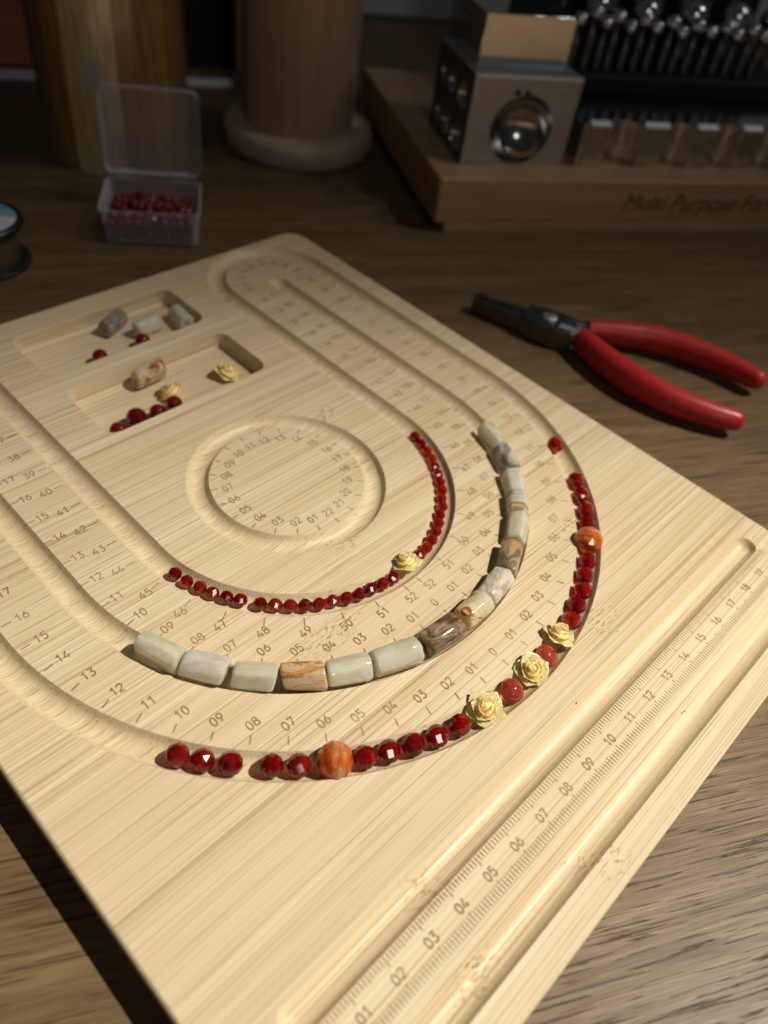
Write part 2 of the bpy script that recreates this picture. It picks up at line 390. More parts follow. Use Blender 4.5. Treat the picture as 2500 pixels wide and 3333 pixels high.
def arc(cx, cy, r, a0, a1, n):
    return [(cx + r * math.cos(math.radians(a0 + (a1 - a0) * i / n)), cy + r * math.sin(math.radians(a0 + (a1 - a0) * i / n))) for i in range(n + 1)]
def seg(p, q, n):
    return [(p[0] + (q[0] - p[0]) * i / n, p[1] + (q[1] - p[1]) * i / n) for i in range(n + 1)]
def chain(*parts):
    out = []
    for pt in parts:
        for q in pt:
            if not out or math.hypot(q[0] - out[-1][0], q[1] - out[-1][1]) > 1e-6: out.append(q)
    return out
loop = chain(arc(CX, CY, R1, -180, 0, 220), seg((CX + R1, CY), (CX + R1, UY), 16), arc(CX + UXO, UY, UR, 0, 180, 72),
             seg((CX + R3, UY), (CX + R3, CY), 16), arc(CX, CY, R3, 0, -180, 150), seg((CX - R3, CY), (CX - R3, UY), 16),
             arc(CX - UXO, UY, UR, 0, 180, 72), seg((CX - R1, UY), (CX - R1, CY), 16))[:-1]
midp = chain(seg((CX - R2, UY - .3), (CX - R2, CY), 16), arc(CX, CY, R2, -180, 0, 180), seg((CX + R2, CY), (CX + R2, UY - .3), 16))
circ = arc(CX, CY, 2.92, 0, 360, 120)[:-1]
rul1 = seg((.02, .63), (19.78, .63), 24)
rul2 = seg((.02, -1.43), (19.78, -1.43), 24)

def profile(h, d, n=13):
    """(t, z) across the groove; lip softened by a small fillet"""
    pts = []
    rg = (h * h + d * d) / (2 * d)
    hh = h - .018
    rg = (hh * hh + d * d) / (2 * d)
    pts.append((-h, 0)); pts.append((-h + .006, -.006))
    for i in range(n + 1):
        t = -hh + 2 * hh * i / n
        z = -(math.sqrt(max(0, rg * rg - t * t)) - (rg - d))
        pts.append((t, min(z, -.012 - 0 * i) if 0 < i < n else -.020))
    pts.append((h - .006, -.006)); pts.append((h, 0))
    return pts
BV, BF, OUT = [], [], []          # groove verts / faces, outlines for the top face
def frames(path, closed):
    n = len(path); fr = []
    for i in range(n):
        a = path[(i - 1) % n] if (closed or i > 0) else path[i]
        b = path[(i + 1) % n] if (closed or i < n - 1) else path[i]
        tx, ty = b[0] - a[0], b[1] - a[1]; l = math.hypot(tx, ty)
        fr.append((path[i], (tx / l, ty / l), (-ty / l, tx / l)))
    return fr
def groove(path, h, d, closed):
    prof = profile(h, d); fr = frames(path, closed); k = len(prof); base = len(BV)
    for (p, t, nrm) in fr:
        for (s, z) in prof: BV.append((p[0] + nrm[0] * s, p[1] + nrm[1] * s, z))
    n = len(fr)
    for i in range(n if closed else n - 1):
        a, b = base + i * k, base + ((i + 1) % n) * k
        for j in range(k - 1): BF.append((a + j, b + j, b + j + 1, a + j + 1))
    left = [(p[0] + q[0] * h, p[1] + q[1] * h) for (p, t, q) in fr]
    right = [(p[0] - q[0] * h, p[1] - q[1] * h) for (p, t, q) in fr]
    if closed:
        OUT.append(left); OUT.append(right)
    else:
        NA = 16; half = prof[k // 2:] if k % 2 else [(0.0, prof[k // 2 - 1][1])] + prof[k // 2:]
        half = [(0.0, -d)] + [q for q in prof if q[0] > 1e-6]
        caps = []
        for end in (0, 1):
            p, t, nrm = fr[-1] if end else fr[0]
            sg = 1 if end else -1
            b0 = len(BV); cap = []
            for i in range(NA + 1):
                a = math.pi * i / NA
                dx = nrm[0] * math.cos(a) + sg * t[0] * math.sin(a); dy = nrm[1] * math.cos(a) + sg * t[1] * math.sin(a)
                for (s, z) in half: BV.append((p[0] + dx * s, p[1] + dy * s, z))
                cap.append((p[0] + dx * h, p[1] + dy * h))
            m = len(half)
            for i in range(NA):
                a, b = b0 + i * m, b0 + (i + 1) * m
                for j in range(m - 1): BF.append((a + j, a + j + 1, b + j + 1, b + j))
            caps.append(cap)
        OUT.append(right + caps[1][::-1][1:-1] + left[::-1] + caps[0][1:-1])
groove(loop, H1, D1, True); groove(midp, H2, D2, False); groove(circ, HC, .29, True)
groove(rul1, .385, .30, False); groove(rul2, .41, .32, False)
def rrect(x0, x1, y0, y1, r, n=10):
    return (arc(x1 - r, y0 + r, r, -90, 0, n) + arc(x1 - r, y1 - r, r, 0, 90, n) + arc(x0 + r, y1 - r, r, 90, 180, n) + arc(x0 + r, y0 + r, r, 180, 270, n))
TRAYS = [(6.33, 13.16, 17.65, 20.65), (6.33, 13.18, 21.62, 24.55)]; TD = .65
for (x0, x1, y0, y1) in TRAYS:
    prof = [(0, 0, .50), (.012, -.02, .49), (.02, -.10, .48), (.03, -TD + .12, .46), (.06, -TD + .04, .44), (.14, -TD, .40)]
    rings = []
    for (ins, z, r) in prof:
        base = len(BV); o = rrect(x0 + ins, x1 - ins, y0 + ins, y1 - ins, r)
        BV.extend([(q[0], q[1], z) for q in o]); rings.append((base, len(o)))
    for (a, n), (b, _) in zip(rings, rings[1:]):
        for i in range(n): BF.append((a + i, b + i, b + (i + 1) % n, a + (i + 1) % n)[::-1])
    BF.append(tuple(range(rings[-1][0], rings[-1][0] + rings[-1][1])))
    OUT.append(rrect(x0, x1, y0, y1, .50))
edge_prof = [(.07, 0), (.03, -.012), (.01, -.035), (0, -.08), (0, -BT + .08), (.03, -BT + .02), (.10, -BT)]
rings = []
for (ins, z) in edge_prof:
    base = len(BV); o = rrect(BX0 + ins, BX1 - ins, BY0 + ins, BY1 - ins, .85 - ins, 12)
    BV.extend([(q[0], q[1], z) for q in o]); rings.append((base, len(o)))
for (a, n), (b, _) in zip(rings, rings[1:]):
    for i in range(n): BF.append((a + i, b + i, b + (i + 1) % n, a + (i + 1) % n)[::-1])
BF.append(tuple(range(rings[-1][0], rings[-1][0] + rings[-1][1]))[::-1])
OUT.append(rrect(BX0 + .07, BX1 - .07, BY0 + .07, BY1 - .07, .78, 12))
# flat top face between all the outlines
V2, E2 = [], []
for o in OUT:
    b = len(V2); V2.extend([Vector(q) for q in o]); E2.extend([(b + i, b + (i + 1) % len(o)) for i in range(len(o))])
rv, re_, rf, *_ = delaunay_2d_cdt(V2, E2, [], 0, 1e-5)
def inside(poly, x, y):
    c = False; n = len(poly); j = n - 1
    for i in range(n):
        xi, yi = poly[i]; xj, yj = poly[j]
        if (yi > y) != (yj > y) and x < (xj - xi) * (y - yi) / (yj - yi) + xi: c = not c
        j = i
    return c
bbs = [(min(q[0] for q in o), max(q[0] for q in o), min(q[1] for q in o), max(q[1] for q in o)) for o in OUT]
# OUT: 0/1 loop, 2 mid, 3/4 circle, 5 6 rulers, 7 8 trays, 9 board
def on_top(x, y):
    def ins(i):
        b = bbs[i]
        return b[0] <= x <= b[1] and b[2] <= y <= b[3] and inside(OUT[i], x, y)
    if not ins(9): return False
    if ins(0) != ins(1): return False
    if ins(2) or ins(5) or ins(6) or ins(7) or ins(8): return False
    if ins(3) != ins(4): return False
    return True
bb = len(BV)
BV.extend([(v.x, v.y, 0) for v in rv])
flat_start = len(BF)
for f in rf:
    cx = sum(rv[i].x for i in f) / len(f); cy = sum(rv[i].y for i in f) / len(f)
    if on_top(cx, cy): BF.append(tuple(bb + i for i in f))
me = mesh('board_slab', BV, BF)
sm = [i < flat_start for i in range(len(BF))]
me.polygons.foreach_set('use_smooth', sm); me.set_sharp_from_angle(angle=math.radians(50))
for pl in me.polygons:
    pass
board = empty('bead_board', (0, 0, 0))
tag(board, 'pale bamboo bead design board with curved grooves, trays and burnt number scales', 'bead board')
slab = link('board_slab', me, M['bamboo'], board)
# make the flat faces look up
bm = bmesh.new(); bm.from_mesh(me); bm.faces.ensure_lookup_table()
flip = [f for i, f in enumerate(bm.faces) if f.normal.z < -1e-4 and abs(f.calc_center_median().z + BT * U) > 1e-5]
bmesh.ops.reverse_faces(bm, faces=flip); bm.to_mesh(me); bm.free()

# ---- burnt scales -------------------------------------------------
def ell(cx, cy, rx, ry, a0, a1, n=14): return [(cx + rx * math.cos(math.radians(a0 + (a1 - a0) * i / n)), cy + ry * math.sin(math.radians(a0 + (a1 - a0) * i / n))) for i in range(n + 1)]
GL = {
 '0': [('c', ell(.33, .5, .27, .5, 0, 360, 20)[:-1])],
 '1': [('o', [(.12, .74), (.40, 1.0), (.40, 0)])],
 '2': [('o', ell(.33, .72, .26, .28, 165, -25, 10) + [(.06, 0), (.62, 0)])],
 '3': [('o', [(.08, 1.0), (.56, 1.0), (.30, .60)] + ell(.32, .30, .27, .30, 85, -150, 12))],
 '4': [('o', [(.42, 1.0), (.02, .25), (.66, .25)]), ('o', [(.46, .52), (.46, 0)])],
 '5': [('o', [(.56, 1.0), (.14, 1.0), (.10, .56)] + ell(.32, .32, .27, .32, 115, -150, 12))],
 '6': [('o', [(.44, 1.0), (.10, .45)]), ('c', ell(.33, .30, .27, .30, 0, 360, 16)[:-1])],
 '7': [('o', [(.04, 1.0), (.60, 1.0), (.24, 0)])],
 '8': [('c', ell(.33, .27, .27, .27, 0, 360, 16)[:-1]), ('c', ell(.33, .77, .22, .23, 0, 360, 14)[:-1])],
 '9': [('c', ell(.33, .70, .27, .30, 0, 360, 16)[:-1]), ('o', [(.56, .55), (.22, 0)])],
}
class Ink:
    def __init__(s): s.v, s.f, s.k = [], [], 0
    def stroke(s, pts, w, closed=False):
        z = .0022 + .0004 * (s.k % 4); s.k += 1
        n = len(pts); b = len(s.v)
        for i in range(n):
            a = pts[(i - 1) % n] if (closed or i) else pts[i]
            c = pts[(i + 1) % n] if (closed or i < n - 1) else pts[i]
            d1 = Vector((pts[i][0] - a[0], pts[i][1] - a[1])); d2 = Vector((c[0] - pts[i][0], c[1] - pts[i][1]))
            if d1.length < 1e-9: d1 = d2
            if d2.length < 1e-9: d2 = d1
            d1.normalize(); d2.normalize(); t = d1 + d2
            if t.length < 1e-3: t = d1
            t.normalize(); nn = Vector((-t.y, t.x)); mit = min(1.8, 1 / max(.3, abs(nn.dot(Vector((-d1.y, d1.x))))))
            for sg in (1, -1): s.v.append((pts[i][0] + nn.x * w / 2 * sg * mit, pts[i][1] + nn.y * w / 2 * sg * mit, z))
        for i in range(n if closed else n - 1):
            j = (i + 1) % n; s.f.append((b + 2 * i, b + 2 * i + 1, b + 2 * j + 1, b + 2 * j))
    def text(s, txt, x, y, hgt=.246, w=.044, adv=.80, jx=0):
        tot = (len(txt) - 1) * adv + .66
        for i, ch in enumerate(txt):
            ox = x - tot * hgt / 2 + i * adv * hgt
            for kind, pl in GL[ch]:
                s.stroke([(ox + px * hgt, y + (py - .5) * hgt) for px, py in pl], w, kind == 'c')
    def build(s, name, kind=None):
        if not s.v: return
        me_ = mesh(name, s.v, s.f)
        bm = bmesh.new(); bm.from_mesh(me_)
        bmesh.ops.reverse_faces(bm, faces=[f for f in bm.faces if f.normal.z < 0]); bm.to_mesh(me_); bm.free()
        o = link(name, me_, M['burn'], board)
        if kind: o['kind'] = kind
        s.v, s.f = [], []
        return o
class OneByOne(Ink):
    """every numeral or tick mark becomes a part of its own"""
    def __init__(s, name): Ink.__init__(s); s.name = name; s.busy = False
    def text(s, *a, **k): s.busy = True; Ink.text(s, *a, **k); s.busy = False; s.build(s.name)
    def stroke(s, *a, **k):
        Ink.stroke(s, *a, **k)
        if not s.busy: s.build(s.name)
def nn2(k): return '0' if k == 0 else '%02d' % k
num, tick = OneByOne('numeral'), OneByOne('tick_mark')
def radial(ink, cx, cy, ang, ra, rb, w=.040):
    c, s_ = math.cos(ang), math.sin(ang); ink.stroke([(cx + c * ra, cy + s_ * ra), (cx + c * rb, cy + s_ * rb)], w)
for side in (1, -1):
    # outer scale, then up the straight and round the U-turn
    for k in range(0, 34):
        if k == 0 and side < 0: continue
        q = 10.05 * math.pi / 2
        if k < q:
            th = k / 10.05; s2 = math.sin(th) ** 2; ang = -math.pi / 2 + side * th
            radial(tick, CX, CY, ang, 9.27 + .09 * s2, 9.51 + .12 * s2)
            r = 8.93 + .12 * s2; num.text(nn2(k), CX + r * math.cos(ang), CY + r * math.sin(ang))
        elif k - q < UY - CY:
            y = CY + k - q
            tick.stroke([(CX + side * 9.36, y), (CX + side * 9.63, y)], .040); num.text(nn2(k), CX + side * 9.06, y)
        else:
            a = (k - q - (UY - CY)) / UR; a = a if side > 0 else math.pi - a
            cx = CX + side * UXO
            radial(tick, cx, UY, a, 1.66, 1.90); num.text(nn2(k), cx + 1.36 * math.cos(a), UY + 1.36 * math.sin(a))
    for k in range(0, 23):
        if k == 0 and side < 0: continue
        q = 11.86
        if k < q:
            th = k / 7.55; s2 = math.sin(th) ** 2; ang = -math.pi / 2 + side * th
            radial(tick, CX, CY, ang, 7.02 + .08 * s2, 7.26 + .10 * s2)
            r = 6.68 + .2 * s2; num.text(nn2(k), CX + r * math.cos(ang), CY + r * math.sin(ang))
        else:
            y = CY + k - q + .02
            if y > UY: continue
            tick.stroke([(CX + side * 7.11, y), (CX + side * 7.38, y)], .040); num.text(nn2(k), CX + side * 6.9, y)
    for k in range(34, 53):
        sfr = 52.24 - k; q = R3 * math.pi / 2
        if sfr < q:
            th = sfr / R3; s2 = math.sin(th) ** 2; ang = -math.pi / 2 + side * th
            radial(tick, CX, CY, ang, 5.68 + .08 * s2, 5.92 + .14 * s2)
            r = 6.12 + .17 * s2; num.text(nn2(k), CX + r * math.cos(ang) + (side * .12 if k == 52 else 0), CY + r * math.sin(ang))
        else:
            y = CY + sfr - q
            if y > UY: continue
            tick.stroke([(CX + side * 5.74, y), (CX + side * 6.04, y)], .040); num.text(nn2(k), CX + side * 6.31, y)
for k in range(1, 23):
    a = -math.pi / 2 - k * 2 * math.pi / 22
    radial(tick, CX, CY, a, 2.31, 2.53); num.text(nn2(k), CX + 1.99 * math.cos(a), CY + 1.99 * math.sin(a))
rnum, rtick = OneByOne('numeral'), Ink()
for i in range(0, 201):
    x = i * .1; lg = i % 10 == 0; md = i % 5 == 0
    rtick.stroke([(x, .232), (x, -.015 if lg else (.035 if md else .065))], .033)
    rtick.stroke([(x, -.455 if lg else (-.49 if md else -.52)), (x, -.735)], .033)
for k in range(1, 20): rnum.text(nn2(k), k, -.265, .225)
rtick.build('ruler_tick_marks', 'stuff')

# ================================================================== BEADS
rng = random.Random(5)
ORD = ['first', 'second', 'third', 'fourth', 'fifth', 'sixth', 'seventh', 'eighth', 'ninth', 'tenth', 'eleventh', 'twelfth', 'thirteenth', 'fourteenth', 'fifteenth', 'sixteenth']
def bead_mesh(name, r, ns=9, lat=(-62, -37, -12.5, 12.5, 37, 62), hole=.22, sq=1.0, stag=True):
    """faceted round bead, drilled along x"""
    vs, fs = [], []
    rings = []
    hr = r * hole; hz = math.sqrt(r * r - hr * hr) * .97
    prof = [(-hz * .1, hr * .9, 0), (-hz, hr, 0)] + [(r * math.sin(math.radians(l)), r * math.cos(math.radians(l)), i % 2) for i, l in enumerate(lat)] + [(hz, hr, 0), (hz * .1, hr * .9, 0)]
    for (x, rr, st) in prof:
        b = len(vs)
        for i in range(ns):
            a = 2 * math.pi * (i + (.5 * st if stag else 0)) / ns
            vs.append((x * sq, rr * math.cos(a), rr * math.sin(a)))
        rings.append(b)
    for a, b, (pa, pb) in zip(rings, rings[1:], zip(prof, prof[1:])):
        for i in range(ns):
            j = (i + 1) % ns
            if stag and pa[2] != pb[2]:
                if pa[2] < pb[2]: fs += [(a + i, a + j, b + i), (a + j, b + j, b + i)]
                else: fs += [(a + i, b + j, b + i), (a + i, a + j, b + j)]
            else: fs.append((a + i, a + j, b + j, b + i))
    return fixn(mesh(name, vs, fs))
# square-facet bead (quads) reads like the cut stones
MB = [bead_mesh('bead', .305, 9, (-62, -38, -13, 13, 38, 62), stag=False), bead_mesh('bead', .31, 8, (-64, -40, -13, 13, 40, 64), stag=False), bead_mesh('bead', .30, 9, (-60, -36, -12, 12, 36, 60))]
MS = [bead_mesh('small_bead', .205, 8, (-62, -36, -12, 12, 36, 62), stag=False), bead_mesh('small_bead', .20, 7, (-60, -30, 0, 30, 60)), bead_mesh('small_bead', .203, 8, (-60, -36, -12, 12, 36, 60), stag=False)]
def tang_rot(ang_deg, roll, wob=.25):
    """x axis along the groove tangent at polar angle ang"""
    t = math.radians(ang_deg) + math.pi / 2 + rng.uniform(-wob, wob)
    return Matrix.Rotation(t, 3, 'Z') @ Matrix.Rotation(rng.uniform(-wob, wob), 3, 'Y') @ Matrix.Rotation(roll, 3, 'X')
WIN = Vector((-0.40, -0.70, 0.56)).normalized()
def put_bead(ms, mat, x, y, z, rot, label, group, cat='bead', name='red_bead', catch=0.0):
    me_ = rng.choice(ms)
    if catch and rng.random() < catch:
        # many of the beads happen to lie with one facet towards the window
        hv = ((CP - Vector((x, y, z))).normalized() + WIN).normalized()
        ns_ = [p_.normal.copy() for p_ in me_.polygons if p_.area > .003 * U * U]
        best = -1
        for k_ in range(70):
            r_ = rot @ Matrix.Rotation(rng.uniform(0, 6.28), 3, 'X') if k_ < 60 else rot
            r_ = Matrix.Rotation(rng.uniform(-.25, .25), 3, 'Z') @ r_
            d_ = max((r_ @ n_).dot(hv) for n_ in ns_)
            if d_ > best: best, keep = d_, r_
        rot = keep
    o = link(name, me_, mat, None, (x, y, z), rot)
    return tag(o, label, cat, group)
GO, GI = 'red beads in the outer groove', 'small red beads in the inner groove'
outer = {
 'L3': ([-145.1, -141.6, -137.8], '%s of three red beads ending the outer groove row beside the gap at 08', None),
 'L2': ([-132.2, -128.5], None, ['red bead in outer groove just right of the gap at 08', 'red bead touching the left side of the red and white agate']),
 'LM': ([-119.2, -115.6, -111.9, -108.0, -104.0], '%s red bead from the marbled agate toward the lowest rose', None),
 'RM': ([-74.6, -70.9, -67.2, -63.5, -59.9], '%s red bead from the top outer rose toward the orange agate', None),
 'RT': ([-50.4, -46.6, -42.4, -38.2], '%s red bead beyond the orange agate in the outer groove', None),
 'R1': ([-27.3], None, ['single red bead lying apart at the far right end of the outer row']),
}
for key, (angs, fmt, labs) in outer.items():
    for i, a in enumerate(angs):
        r = 10.10 + rng.uniform(-.03, .03); th = math.radians(a)
        put_bead(MB, M['red'], CX + r * math.cos(th), CY + r * math.sin(th), -D1 + .305 + rng.uniform(0, .01), tang_rot(a, rng.uniform(0, 6)),
                 labs[i] if labs else fmt % ORD[i], GO, catch=.55)
inner = {
 'L6': ([-168.6, -163.6, -158.7, -154.1, -149.4, -144.9], '%s of six small red beads at the left end of the inner groove'),
 'M11': ([-138.6, -133.8, -129.1, -124.5, -119.9, -115.3, -110.7, -106.1, -101.5, -97.0, -92.5], '%s small red bead from the gap at 47 toward the inner rose'),
 'R16': ([-77.7, -73.4, -69.1, -64.8, -60.5, -56.1, -51.6, -47.4, -43.1, -38.8, -34.5, -30.1, -25.7, -21.1, -16.4, -11.7], '%s small red bead above the inner rose in the right curve'),
}
for key, (angs, fmt) in inner.items():
    for i, a in enumerate(angs):
        r = 5.19 + rng.uniform(-.025, .025); th = math.radians(a)
        put_bead(MS, M['red'], CX + r * math.cos(th), CY + r * math.sin(th), -D1 + .208 + rng.uniform(0, .012), tang_rot(a, rng.uniform(0, 6)), fmt % ORD[i], GI, name='small_red_bead', catch=.45)
# two big faceted agates
MA = bead_mesh('agate_bead', .47, 8, (-60, -34, -11, 11, 34, 60), .12, 1.0, False)
MA2 = bead_mesh('agate_bead', .485, 9, (-58, -30, 0, 30, 58), .12, .97)
for a, me_, mat, lab, rl in [(-123.5, MA2, STONE['agate'], 'large faceted red and white banded agate bead in the lower outer groove', .4),
                             (-54.9, MA2, STONE['orange'], 'large faceted bright orange agate bead on the right of the outer groove', 1.3)]:
    th = math.radians(a); r = 10.08
    tag(link('agate_bead', me_, mat, None, (CX + r * math.cos(th), CY + r * math.sin(th), .06), tang_rot(a, rl, .15)), lab, 'agate bead', 'large faceted agate beads')
# two smooth pink carnelian lentils between the roses
def smooth_bead(name, r, sq, hole=.12):
    prof = []
    for i in range(19):
        l = math.radians(-83 + 166 * i / 18); prof.append((r * math.cos(l), r * sq * math.sin(l)))
    return lathe(name, prof, 32, 60)
MC = smooth_bead('carnelian_bead', .345, .80)
for a, lab, r, tilt in [(-93.3, 'smooth pink carnelian bead between the lowest and middle roses', 10.10, (.35, .25, 0)),
                        (-83.9, 'smooth pink carnelian bead between the middle and top outer roses', 10.10, (.5, .3, .4))]:
    th = math.radians(a)
    tag(link('carnelian_bead', MC, M['coral'], None, (CX + r * math.cos(th), CY + r * math.sin(th), .02), tilt), lab, 'bead', 'smooth carnelian beads')

# ------------------------------------------------------------------ roses
def petal_mesh(name, r0, r1, z0, z1, w, curl=.0, bulge=.0, lean=.0, nu=10, nv=8, thick=.022):
    vs, fs = [], []
    for side in (0, 1):
        for j in range(nv + 1):
            s = j / nv
            wid = w * (0.55 + .45 * math.sin(min(1, s * 1.15) * math.pi / 2)) * math.sqrt(max(.0, 1 - max(0, (s - .55) / .45) ** 2.6 * .86))
            for i in range(nu + 1):
                u = -1 + 2 * i / nu
                e = abs(u) ** 3
                ph = math.radians(wid) * u
                ss = s * (1 - .10 * e)
                rr = r0 + (r1 - r0) * (ss ** .85) + bulge * math.sin(ss * math.pi) - (thick if side else 0) * (1 - .6 * s)
                z = z0 + (z1 - z0) * (ss ** 1.15) - curl * ss ** 4 + lean * u * s - (thick if side else 0) * .6
                if s > .75: rr += .02 * (s - .75) * 4 * math.sin(u * 4 + 1)
                vs.append((rr * math.cos(ph), rr * math.sin(ph), z))
    k = (nu + 1) * (nv + 1)
    for side in (0, 1):
        for j in range(nv):
            for i in range(nu):
                a = side * k + j * (nu + 1) + i; q = (a, a + 1, a + nu + 2, a + nu + 1)
                fs.append(q if side else q[::-1])
    rim = [i for i in range(nu + 1)] + [(j + 1) * (nu + 1) + nu for j in range(nv)] + [nv * (nu + 1) + i for i in range(nu - 1, -1, -1)] + [j * (nu + 1) for j in range(nv - 1, 0, -1)]
    for a, b in zip(rim, rim[1:] + rim[:1]): fs.append((a, b, b + k, a + k))
    return fixn(mesh(name, vs, fs, 180))
P_OUT = petal_mesh('petal', .14, .515, .10, .235, 39, .07, .03, .02, thick=.055)
P_MID = petal_mesh('petal', .13, .385, .18, .365, 42, .06, .035, .03, thick=.055)
P_INN = petal_mesh('petal', .10, .255, .26, .465, 58, .03, .04, .03, thick=.045)
P_BUD = petal_mesh('petal', .06, .135, .33, .50, 84, .0, .03, .03, thick=.035)
ROSE_BASE = lathe('rose_base', [(0, .0), (.22, .0), (.34, .07), (.36, .12), (.30, .20), (.25, .28), (.18, .36), (.09, .42), (.06, .455), (.03, .47), (0, .475)], 24, 80)
def rose(x, y, z, tilt, spin, sc, label):
    e = empty('resin_rose', (x, y, z), tilt @ Matrix.Rotation(spin, 3, 'Z'))
    e.scale = (sc, sc, sc)
    tag(e, label, 'rose bead', 'cream resin roses')
    link('rose_base', ROSE_BASE, M['rose'], e)
    for me_, n, off, tl in ((P_OUT, 5, 0, 0), (P_MID, 5, .62, 0), (P_INN, 3, .3, 0), (P_BUD, 2, 1.0, 0)):
        for i in range(n):
            o = link('petal', me_, M['rose'], e, (0, 0, rng.uniform(-.012, .012)))
            o.rotation_euler = (rng.uniform(-.08, .08), rng.uniform(-.08, .08), off + 2 * math.pi * i / n + rng.uniform(-.1, .1))
            k = rng.uniform(.95, 1.06); o.scale = (k, k, rng.uniform(.94, 1.08))
    return e
def tilt_to(dx, dy, ang): return Matrix.Rotation(math.radians(ang), 3, Vector((-dy, dx, 0)).normalized())
def on_ring(r, a): th = math.radians(a); return CX + r * math.cos(th), CY + r * math.sin(th)
x, y = on_ring(10.06, -98.9); rose(x, y, -.10, tilt_to(-.9, -.5, 18), .2, 1.0, 'cream resin rose lowest in the outer groove beside the dark red bead row')
x, y = on_ring(10.04, -87.8); rose(x, y, -.10, tilt_to(-.8, -.6, 20), 1.0, 1.0, 'cream resin rose between two smooth pink beads, middle of the three')
x, y = on_ring(10.04, -79.2); rose(x, y, -.10, tilt_to(.95, .15, 22), 2.1, .98, 'cream resin rose highest of three in the outer groove, tipped to the right')
x, y = on_ring(5.12, -85.0); rose(x, y, -.12, tilt_to(.3, .9, 12), .5, .93, 'cream resin rose in the inner groove between rows of small red beads')
rose(9.66, 18.92, -TD + .06, tilt_to(-.4, .7, 32), .4, 1.06, 'cream resin rose behind the red beads in the lower tray')
rose(11.98, 18.80, -TD + .04, tilt_to(.6, -.5, 25), 1.4, 1.06, 'cream resin rose near the right end of the lower tray')

# ------------------------------------------------------------------ tube stones
def stone_mesh(name, L, r, n, seed, flat=.92, taper=.05, rnd=.16, hole=.085):
    """chunky polished tube, n soft-edged facets, axis along x, drilled"""
    g = random.Random(seed)
    angs = [2 * math.pi * (i + g.uniform(-.16, .16)) / n for i in range(n)]
    rad = [r * g.uniform(.93, 1.05) for _ in range(n)]
    cor = [Vector((rad[i] * math.cos(angs[i]), rad[i] * flat * math.sin(angs[i]))) for i in range(n)]
    ring = []
    for i in range(n):
        p, a, b = cor[i], cor[i - 1], cor[(i + 1) % n]
        for t, w in ((a, .12), (a, .04), (b, .04), (b, .12)):
            q = p.lerp(t, w); q = q.lerp(Vector((0, 0)),   .022 if w < .1 else 0); ring.append(q)
    m = len(ring); vs, fs = [], []
    sx, sy = g.uniform(-.05, .05), g.uniform(-.05, .05); skew1, skew2 = g.uniform(-.12, .12), g.uniform(-.12, .12)
    st = [(-.5, hole / r, -.06 * L), (-.5, hole / r, 0), (-.5, .62, 0), (-.5, .80, .012), (-.5, .93, .045), (-.5, 1.0, .11)]
    prof = [(-L / 2 + d, k) for (_, k, d) in [(0, hole / r, .25), (0, hole / r, 0), (0, .70, .0), (0, .85, .018), (0, .945, .055), (0, .985, .11)]]
    prof += [(-L * .15, 1.0), (L * .15, 1.0)]
    prof += [(L / 2 - d, k) for (k, d) in [(.985, .11), (.945, .055), (.85, .018), (.70, 0), (hole / r, 0), (hole / r, .25)]]
    for (xx, k) in prof:
        tp = 1 + taper * (xx / L) * 2
        for q in ring:
            inward = 1 if k > .5 else 0
            sk = (skew1 * q.x + skew2 * q.y) * (1 if abs(xx) > L * .2 else .4)
            if k > .5: vs.append((xx + sk, q.x * k * tp + sx * xx, q.y * k * tp + sy * xx))
            else:
                d = q.normalized() * hole; vs.append((xx + sk * 0, d.x + sx * xx, d.y + sy * xx))
    for j in range(len(prof) - 1):
        for i in range(m):
            a, b = j * m, (j + 1) * m; fs.append((a + i, a + (i + 1) % m, b + (i + 1) % m, b + i))
    return fixn(mesh(name, vs, fs, 24))
stones = [  # polar angle, length, radius, facets, material, z, extra yaw, label
 (-23.2, 1.20, .375, 6, 'milky', .17, .10, 'milky green grey tube stone ending the middle row at the upper right'),
 (-32.4, 1.10, .365, 7, 'greyblue', .17, .0, 'dark grey blue tube stone with pale swirl, second from upper right end'),
 (-41.3, 1.08, .37, 6, 'white', .18, .0, 'creamy white tube stone just below the dark grey blue stone'),
 (-49.0, 1.00, .375, 6, 'banded', .18, .0, 'white tube stone with an olive brown band across its top'),
 (-57.6, 1.24, .375, 6, 'pale', .18, .0, 'long pale green white tube stone above the taupe stone'),
 (-67.6, 1.25, .37, 6, 'taupe', .18, .05, 'faceted taupe and grey tube stone with an orange tinge'),
 (-77.2, 1.22, .37, 6, 'clear', .18, .0, 'glassy white tube stone with brown inclusions and bright facet'),
 (-86.2, 1.12, .385, 8, 'cream', .19, .0, 'cream tube stone with a dark red spot'),
 (-96.4, 1.30, .40, 6, 'brown', .20, .0, 'dark brown hexagonal tube stone with pale veins'),
 (-107.9, 1.42, .405, 6, 'frosted', .20, .0, 'large frosted pale green tube stone left of the dark brown stone'),
 (-118.0, 1.26, .375, 7, 'pale', .18, .0, 'pale yellow green tube stone right of the tawny streaked stone'),
 (-126.9, 1.20, .37, 7, 'tawny', .18, .0, 'tawny brown tube stone with white streaks'),
 (-136.5, 1.16, .37, 6, 'pale', .18, .0, 'pale green tube stone left of the tawny streaked stone'),
 (-146.2, 1.22, .375, 8, 'white', .18, .0, 'whitish silky tube stone, second from the left end'),
 (-155.6, 1.32, .375, 6, 'milky', .18, -.02, 'pale milky tube stone ending the middle row at the left'),
]
